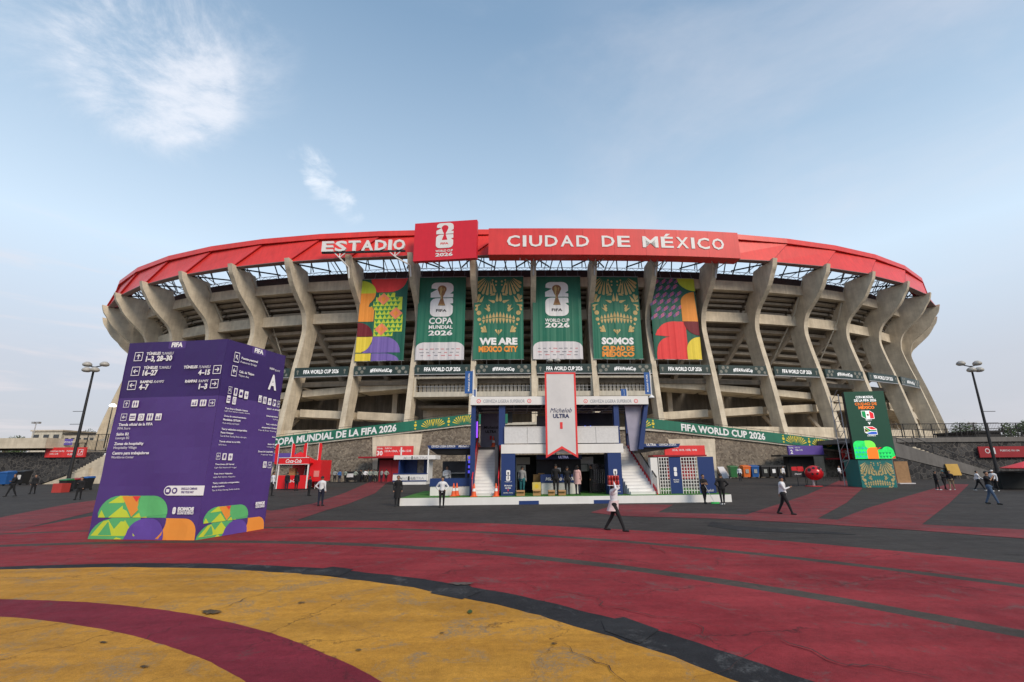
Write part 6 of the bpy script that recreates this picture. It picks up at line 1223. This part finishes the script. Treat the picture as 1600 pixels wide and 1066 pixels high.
def person(px,vh,face_,top,legs,label,al='down',ar='down',stride=0.,hair='short',shoes='shoe',group=None,vox=.026,coat=None,cap=None,at=None,skin=None,sleeve=None,bare=True,height=None,fem=False,fingers=False):
    if at is None: p=G(*px)
    else: p=Vector(at)
    h=height or max(1.45,min(1.85,W(px[0],vh,p.y).z-p.z))
    k=h/1.72; SKI=skin or SKIN; T=CL[top]; Lg=CL[legs]; Sh=CL[shoes]
    t=thing('person',label,'person',tuple(p),R(face_),group,local=True)
    sh=.175 if fem else .195; hp=.10
    st=stride
    segs=[]  # (a,b,ra,rb,mat)
    def seg(a,b,ra,rb,m): segs.append((Vector(a),Vector(b),ra,rb,m))
    seg((0,0,.95),(0,.005,1.12),.135 if fem else .14,.12 if fem else .135,T if coat or top!=legs else T)
    seg((0,.005,1.12),(0,.01,1.36),.125,.14,T); seg((-.08,.01,1.36),(.08,.01,1.36),.12,.12,T); seg((-sh*.55,.01,1.40),(sh*.55,.01,1.40),.085,.085,T)
    seg((-.07,0,.93),(.07,0,.93),.125,.125,Lg)
    seg((0,.0,1.42),(0,-.01,1.53),.058,.052,SKI); seg((0,-.012,1.60),(0,-.006,1.645),.083,.085,SKI); seg((0,-.03,1.555),(0,-.02,1.60),.05,.07,SKI); seg((0,-.10,1.605),(0,-.095,1.625),.016,.012,SKI)
    for s in (-1,1): seg((s*.085,0,1.60),(s*.088,.0,1.625),.016,.018,SKI)
    for s,ph in ((-1,1),(1,-1)):
        f=-st*ph; kn=(s*.10,f*.45-abs(st)*.08,.50); an=(s*.095,f*.95+(.12*st if f>0 else 0),.085+(.05*st if f>0 else 0))
        seg((s*hp,0,.90),kn,.092,.062,Lg); seg(kn,an,.060,.043,Lg); seg((an[0],an[1]+.03,.045+ (an[2]-.085)),(an[0]+s*.02,an[1]-.15,.035+(an[2]-.085)*.3),.042,.036,Sh)
    hands=[]
    for s,mode in ((-1,al),(1,ar)):
        e,w=ARM[mode]; e=(e[0]*s,e[1],e[2]); w=(w[0]*s,w[1],w[2]); so=(s*sh,.01,1.39)
        SL=T if sleeve is None else CL[sleeve] if sleeve!='skin' else SKI
        seg(so,e,.058,.044,T); seg(e,w,.043,.031,SL)
        d=(Vector(w)-Vector(e)).normalized(); hnd=Vector(w)+d*.065; seg(w,tuple(hnd),.028,.034,SKI); hands.append((Vector(w),d,s))
    # one continuous skin from all the segments
    mb=MB()
    def cap_(a,b,ra,rb):
        d=(b-a); L=d.length or 1e-4; d=d/L if L>1e-4 else Vector((0,0,1)); u=d.orthogonal().normalized(); w=d.cross(u); n=10; rings=[]
        for ang in (-75,-40,0): rings.append((a+d*ra*math.sin(R(ang)),ra*math.cos(R(ang))))
        for ang in (0,40,75): rings.append((b+d*rb*math.sin(R(ang)),rb*math.cos(R(ang))))
        vs=[];m=len(rings)
        for c,r in rings: vs+=[c+(u*math.cos(2*math.pi*i/n)+w*math.sin(2*math.pi*i/n))*r for i in range(n)]
        fs=[(j*n+i,j*n+(i+1)%n,(j+1)*n+(i+1)%n,(j+1)*n+i) for j in range(m-1) for i in range(n)]
        fs+=[tuple(range(n))[::-1],tuple(range((m-1)*n,m*n))]; mb.add(vs,fs)
    for a,b,ra,rb,m in segs:
        gw=1.0 if m is SKI else 1.14
        cap_(a*k,b*k,ra*k*gw,rb*k*gw)
    if coat:
        pass
    me=D.meshes.new('b'); me.from_pydata([tuple(v) for v in mb.v],[],mb.f); o=D.objects.new('b',me); COL.objects.link(o); md=o.modifiers.new('r','REMESH'); md.mode='VOXEL'; md.voxel_size=vox; sm=o.modifiers.new('s','SMOOTH'); sm.factor=.5; sm.iterations=1
    bpy.context.view_layer.update(); bm_=D.meshes.new_from_object(o.evaluated_get(bpy.context.evaluated_depsgraph_get())); D.objects.remove(o); D.meshes.remove(me)
    ml=[]; 
    for x in segs:
        if x[4] not in ml: ml.append(x[4])
    for m in ml: bm_.materials.append(m)
    if len(bm_.materials)>len(ml): pass
    idx=[]
    for f in bm_.polygons:
        c=Vector(f.center)/k; best=9;bi=0
        for a,b,ra,rb,m in segs:
            ab=b-a; tt=max(0,min(1,(c-a).dot(ab)/max(1e-9,ab.length_squared))); dd=(c-(a+ab*tt)).length-(ra+(rb-ra)*tt)
            if dd<best: best=dd;bi=ml.index(m)
        if c.z<.97 and c.z>.9 and abs(c.x)<.2 and abs(c.y)<.18 and not coat: bi=ml.index(Lg)
        idx.append(bi)
    bm_.polygons.foreach_set('material_index',idx); bm_.polygons.foreach_set('use_smooth',[True]*len(idx)); bm_.name='body'
    bo=D.objects.new('body',bm_); COL.objects.link(bo); bo.parent=t
    if fingers:
        for w,d,s in hands:
            side=d.orthogonal().normalized(); q=w+d*.09
            for i in range(4):
                off=side*(.024-.016*i); l=(.055,.07,.065,.05)[i]; m1=(q+off+d*l*.55); MB().tube((q+off)*k,m1*k,.009*k,.008*k,n=5).tube(m1*k,(m1+(d+side.cross(d)*.5).normalized()*l*.5)*k,.008*k,.006*k,n=5).build('finger',SKI,t)
            b=w+d*.03+side*.03; MB().tube(b*k,(b+side*.03+d*.03)*k,.011*k,.008*k,n=5).build('thumb',SKI,t)
    # hair
    hc=Vector((0,.012,1.655))*k
    pr=[(.098*k*math.sin(R(a)),-.105*k*math.cos(R(a))) for a in range(75,181,15)]
    H_=MB().lathe([(r,z) for r,z in pr],tuple(hc),14)
    for i,v in enumerate(H_.v):
        if v.y<hc.y and v.z<hc.z+.035*k: v.y=hc.y+(v.y-hc.y)*.55; v.z+=.03*k
    hb=H_.build('hair',HAIR,t,smooth=True)
    if hair=='bun': MB().lathe([(0,-.05),(.04,-.03),(.05,0),(.035,.04),(0,.05)],(0,.11*k,1.66*k),10).build('hair_bun',HAIR,t,smooth=True)
    if hair=='long': MB().hexa([(-.07*k,.05*k,1.32*k),(.07*k,.05*k,1.32*k),(.07*k,.12*k,1.32*k),(-.07*k,.12*k,1.32*k)],[(-.09*k,.03*k,1.68*k),(.09*k,.03*k,1.68*k),(.08*k,.11*k,1.68*k),(-.08*k,.11*k,1.68*k)]).build('hair_length',HAIR,t,smooth=False)
    if cap:
        MB().lathe([(.103*k,.0),(.102*k,.035*k),(.08*k,.085*k),(0,.10*k)],(0,0,1.66*k),14).build('cap',CL[cap],t,smooth=True); MB().hexa([(-.07*k,-.09*k,1.66*k),(.07*k,-.09*k,1.66*k),(.05*k,-.18*k,1.65*k),(-.05*k,-.18*k,1.65*k)],[(-.07*k,-.09*k,1.675*k),(.07*k,-.09*k,1.675*k),(.05*k,-.18*k,1.66*k),(-.05*k,-.18*k,1.66*k)]).build('cap_peak',CL[cap],t)
    if coat:   # long coat or skirt hanging from the chest/waist
        c_,ztop_,zbot,r0_,r1_,yo=coat; n=18; vs=[]
        rr=random.Random(int(p.x*10)); ph=rr.uniform(0,6)
        for j in range(5):
            f=j/4; z=ztop_+(zbot-ztop_)*f; r=r0_+(r1_-r0_)*f
            for i in range(n): 
                a=2*math.pi*i/n; q=r*(1+.08*f*math.sin(a*5+ph)); vs.append(Vector((q*math.cos(a),q*.92*math.sin(a)+yo*f,z))*k)
        fs=[(j*n+i,j*n+(i+1)%n,(j+1)*n+(i+1)%n,(j+1)*n+i) for j in range(4) for i in range(n)]
        obj('coat_skirt',vs,fs,CL[c_],t,smooth=True)
    return t,k
GD='uniformed guards on the forecourt'
w_,k=person((962,830),748,68,'white','black','woman in white striding right with a tray of cans at her head',al='head',ar='head',stride=.36,hair='long',vox=.018,coat=('palepink',1.07,.70,.18,.235,.08),fem=True,fingers=True,height=1.62)
# tray of cans she carries
cb=Vector(w_.location); ct=thing('can_tray','tray of red and white drink cans held up beside the striding woman','cans',tuple(cb+Vector((0.0,-.05,1.50))),local=True)
MB().box(-.20,.20,-.16,.16,0,.02).build('tray',SILV,ct)
CAN=mat('can_red',(.50,.05,.04),.3,.5,6,metal=.3)
for zz in range(2):
    for i in range(4):
        for j in range(3):
            x,y,z=-.15+i*.1,-.11+j*.11,.021+zz*.165
            MB().lathe([(0,0),(.03,0),(.034,.01),(.034,.145),(.026,.158),(0,.158)],(x,y,z),10).build('can',CAN,ct,smooth=True)
person((690,793),748,6,'white','black','guard in white shirt with hands on hips facing the camera before the platform',al='hips',ar='hips',stride=.08,vox=.02,group=GD,fingers=True,height=1.58)
person((620,791),744,20,'black','black','woman in a long black coat walking left of the platform',stride=.10,vox=.02,coat=('black',1.15,.45,.15,.20,0),fem=True,hair='bun')
person((500,791),745,170,'white','navy','guard in white shirt seen from behind on the red ray',al='down',ar='hips',stride=.06,vox=.02,group=GD,hair='bun')
person((482,775),745,150,'black','black','person all in black standing behind the white shirted guard',vox=.024)
person((447,766),739,180,'black','navy','person in black at the right of the drinks kiosk counter',vox=.026)
person((462,767),738,175,'black','black','person in dark clothes between the drinks kiosk and the guard',vox=.026)
person((424,775),738,120,'white','black','white shirted person half hidden behind the purple totem',vox=.026,group=GD)
person((1228,804),745,60,'white','black','guard in white shirt and dark cap walking right, hands at chest',al='phone',ar='back',stride=.30,vox=.02,cap='navy',group=GD,fingers=True)
person((1102,787),742,15,'black','black','person in black vest leaning on a green broom at the platform end',al='phone',ar='fold',stride=.14,vox=.02,sleeve='skin')
person((1130,789),741,176,'black','black','person in black jacket and hat with white shoes, seen from behind',al='hips',ar='hips',stride=.1,vox=.02,shoes='wshoe',cap='black')
p=G(1106,787); t=thing('broom','green headed broom held by the person at the platform end','broom',tuple(p)); MB().tube((p.x+.35,p.y-.1,.05),(p.x-.15,p.y-.15,1.05),.014,n=6).build('handle',SILV,t); MB().box(p.x+.15,p.x+.6,p.y-.17,p.y-.05,0.0,.09).build('head',mat('broom_green',(.03,.5,.10),.6),t)
person((1552,788),737,35,'black','denim','cameraman in black top and blue jeans at the right',al='camera',ar='camera',stride=.26,vox=.02,cap=None,sleeve='skin')
person((1532,767),738,60,'white','black','man in white jacket and white shoes walking at the right',al='fwd',ar='back',stride=.34,vox=.022,shoes='wshoe')
person((1557,768),735,-60,'white','black','man in a white cap behind the cameraman',stride=.22,vox=.022,cap='white',shoes='wshoe')
G3='people in black talking at the right'
person((1466,766),739,70,'black','black','leftmost of three people in black on the right red ray',vox=.024,group=G3,shoes='wshoe',stride=.1)
person((1478,765),736,10,'black','black','middle of three people in black, with a teal bag',vox=.024,group=G3,stride=.12,al='fold',ar='phone',cap='teal')
person((1489,766),738,-60,'black','khaki','rightmost of three people in black, leaning back',vox=.024,group=G3,stride=.2,shoes='wshoe')
GL='people in black at the left'
person((16,776),741,-30,'black','black','leftmost person in black by the blue bin, leaning',vox=.03,group=GL,stride=.25,al='fold',ar='fold')
person((50,772),742,10,'black','black','person in black with a white badge between the left bins',vox=.03,group=GL,stride=.12)
person((121,781),746,15,'black','black','person in black with a white badge before the lidded bins',vox=.028,group=GL,stride=.12,al='phone')
x=wx(162,76,722); person((0,0),0,40,'white','black','white shirted person going up the left stairs',at=(x,76.2,2.9),height=1.9,stride=.3,vox=.03)
# on the platform
def onplat(u,ly,face_,*a,**kw):
    q=PW(PL(u,776,ly)[0],ly,PZ+.02); return person((0,0),0,face_,*a,at=tuple(q),**kw)
onplat(816,1.6,160,'grey','teal','person in grey top beside the brown cartons at the bar',height=1.68,vox=.024)
onplat(869,1.2,170,'black','black','customer in black at the left of the bar',height=1.78,vox=.022,al='fwd')
onplat(887,1.1,175,'black','black','customer in black bending to the middle of the bar',height=1.65,vox=.022,al='fwd',ar='fwd')
onplat(903,1.2,150,'pink','navy','customer in a long quilted pink coat at the bar',height=1.70,vox=.022,coat=('pink',1.3,.62,.19,.22,0),hair='long',fem=True)
onplat(925,2.4,-100,'black','black','person in black in the shade by the fridges',height=1.72,vox=.024)
onplat(697,3.4,20,'white','black','barman in white shirt behind the left side counter',height=1.72,vox=.026,al='fold')
# the row of guards by the wall
rg='guards lined up along the ramp wall'
cols=['sage','sage','grey','blue','sage','blue','sage','grey','white','sage','sage','grey','sage']
rr_=random.Random(3)
lb=['at the left end, by the red box','second from the left end','third from the left end','in blue, fourth from the left','fifth from the left','in blue, sixth from the left','seventh from the left','eighth from the left','in white, ninth from the left','tenth from the left','eleventh from the left','twelfth from the left, before the cart','last before the cart']
for i in range(13):
    u=506+i*8.0+rr_.uniform(-1.5,1.5); person((u,754+rr_.uniform(-.5,.6)),731,rr_.uniform(150,215),cols[i],'navy' if i%2 else 'black','person in line by the ramp wall, '+lb[i],vox=.034,group=rg,height=1.72,al=rr_.choice(['down','behind','hips']),ar=rr_.choice(['down','behind']))
for i,(u,c_) in enumerate(((510,'sage'),(522,'white'),(534,'sage'),(543,'grey'),(568,'sage'),(592,'sage'))):
    person((u,752.6),731.5,rr_.uniform(150,215),c_,'black',('person in the back row by the ramp wall, '+['first from the left','second from the left, in white','third from the left','fourth from the left','behind the cart','by tunnel 30'][i]),vox=.036,group='back row of people by the ramp wall',height=1.75)
wg='guards walking between the cart and tunnel 30'
for u,v,f,lab,sc_ in ((562,753,90,'guard in pale shirt walking right past the cart',.2),(574,753,80,'second guard walking, left of a close pair',.25),(579,753,100,'guard in the close pair nearest the cart',.15),(583,752.6,-80,'guard in the close pair nearer tunnel 30',.1),(587,750,90,'guard standing beside the tunnel 30 canopy',.05),(599,749,-60,'guard in the doorway of tunnel 30, left of two',.15),(607,749,80,'white shirted guard in the doorway of tunnel 30, right of two',.15)):
    person((u,v),731,f,'white' if u>604 else 'grey','black',lab,vox=.034,group=wg,height=1.72,stride=sc_,al='hips' if u>604 else 'down')
person((1157,752),733,-20,'white','navy','person in white and navy in front of the green bin',vox=.034,height=1.7,stride=.1)
person((1226,752),728,30,'white','black','person beside the last bin before tunnel 2',vox=.034,height=1.75)
person((1314,752),726,30,'white','black','white shirted person in the mouth of tunnel 3',vox=.034,height=1.75,al='fold')
for o in D.objects:
    if o.type=='MESH' and o.name.split('.')[0] in ('printed_small_marks','printed_red_marks','printed_purple_bands','printed_pink_dashes','printed_triangles','printed_pattern','rail_posts'): o['kind']='stuff'
# prints belong to the board or cloth they are on
BASE=('sign_board','sign_box','cabinet','cloth','banner_cloth','mesh_cloth','screen_face')
for r_ in [o for o in D.objects if o.type=='EMPTY' and o.name in MW]:
    b=[c for c in r_.children if c.name.split('.')[0] in BASE]
    if len(b)!=1: continue
    for c in list(r_.children):
        n_=c.name.split('.')[0]
        if c is not b[0] and (n_.startswith(('printed','emblem','trophy','icon','flag_','led_','red_border','label_mark','round_mark')) or n_=='lettering') and not (b[0].name.startswith('screen_face') and n_=='printed_petals'):
            c.parent=b[0]; c.matrix_parent_inverse=Matrix.Identity(4)
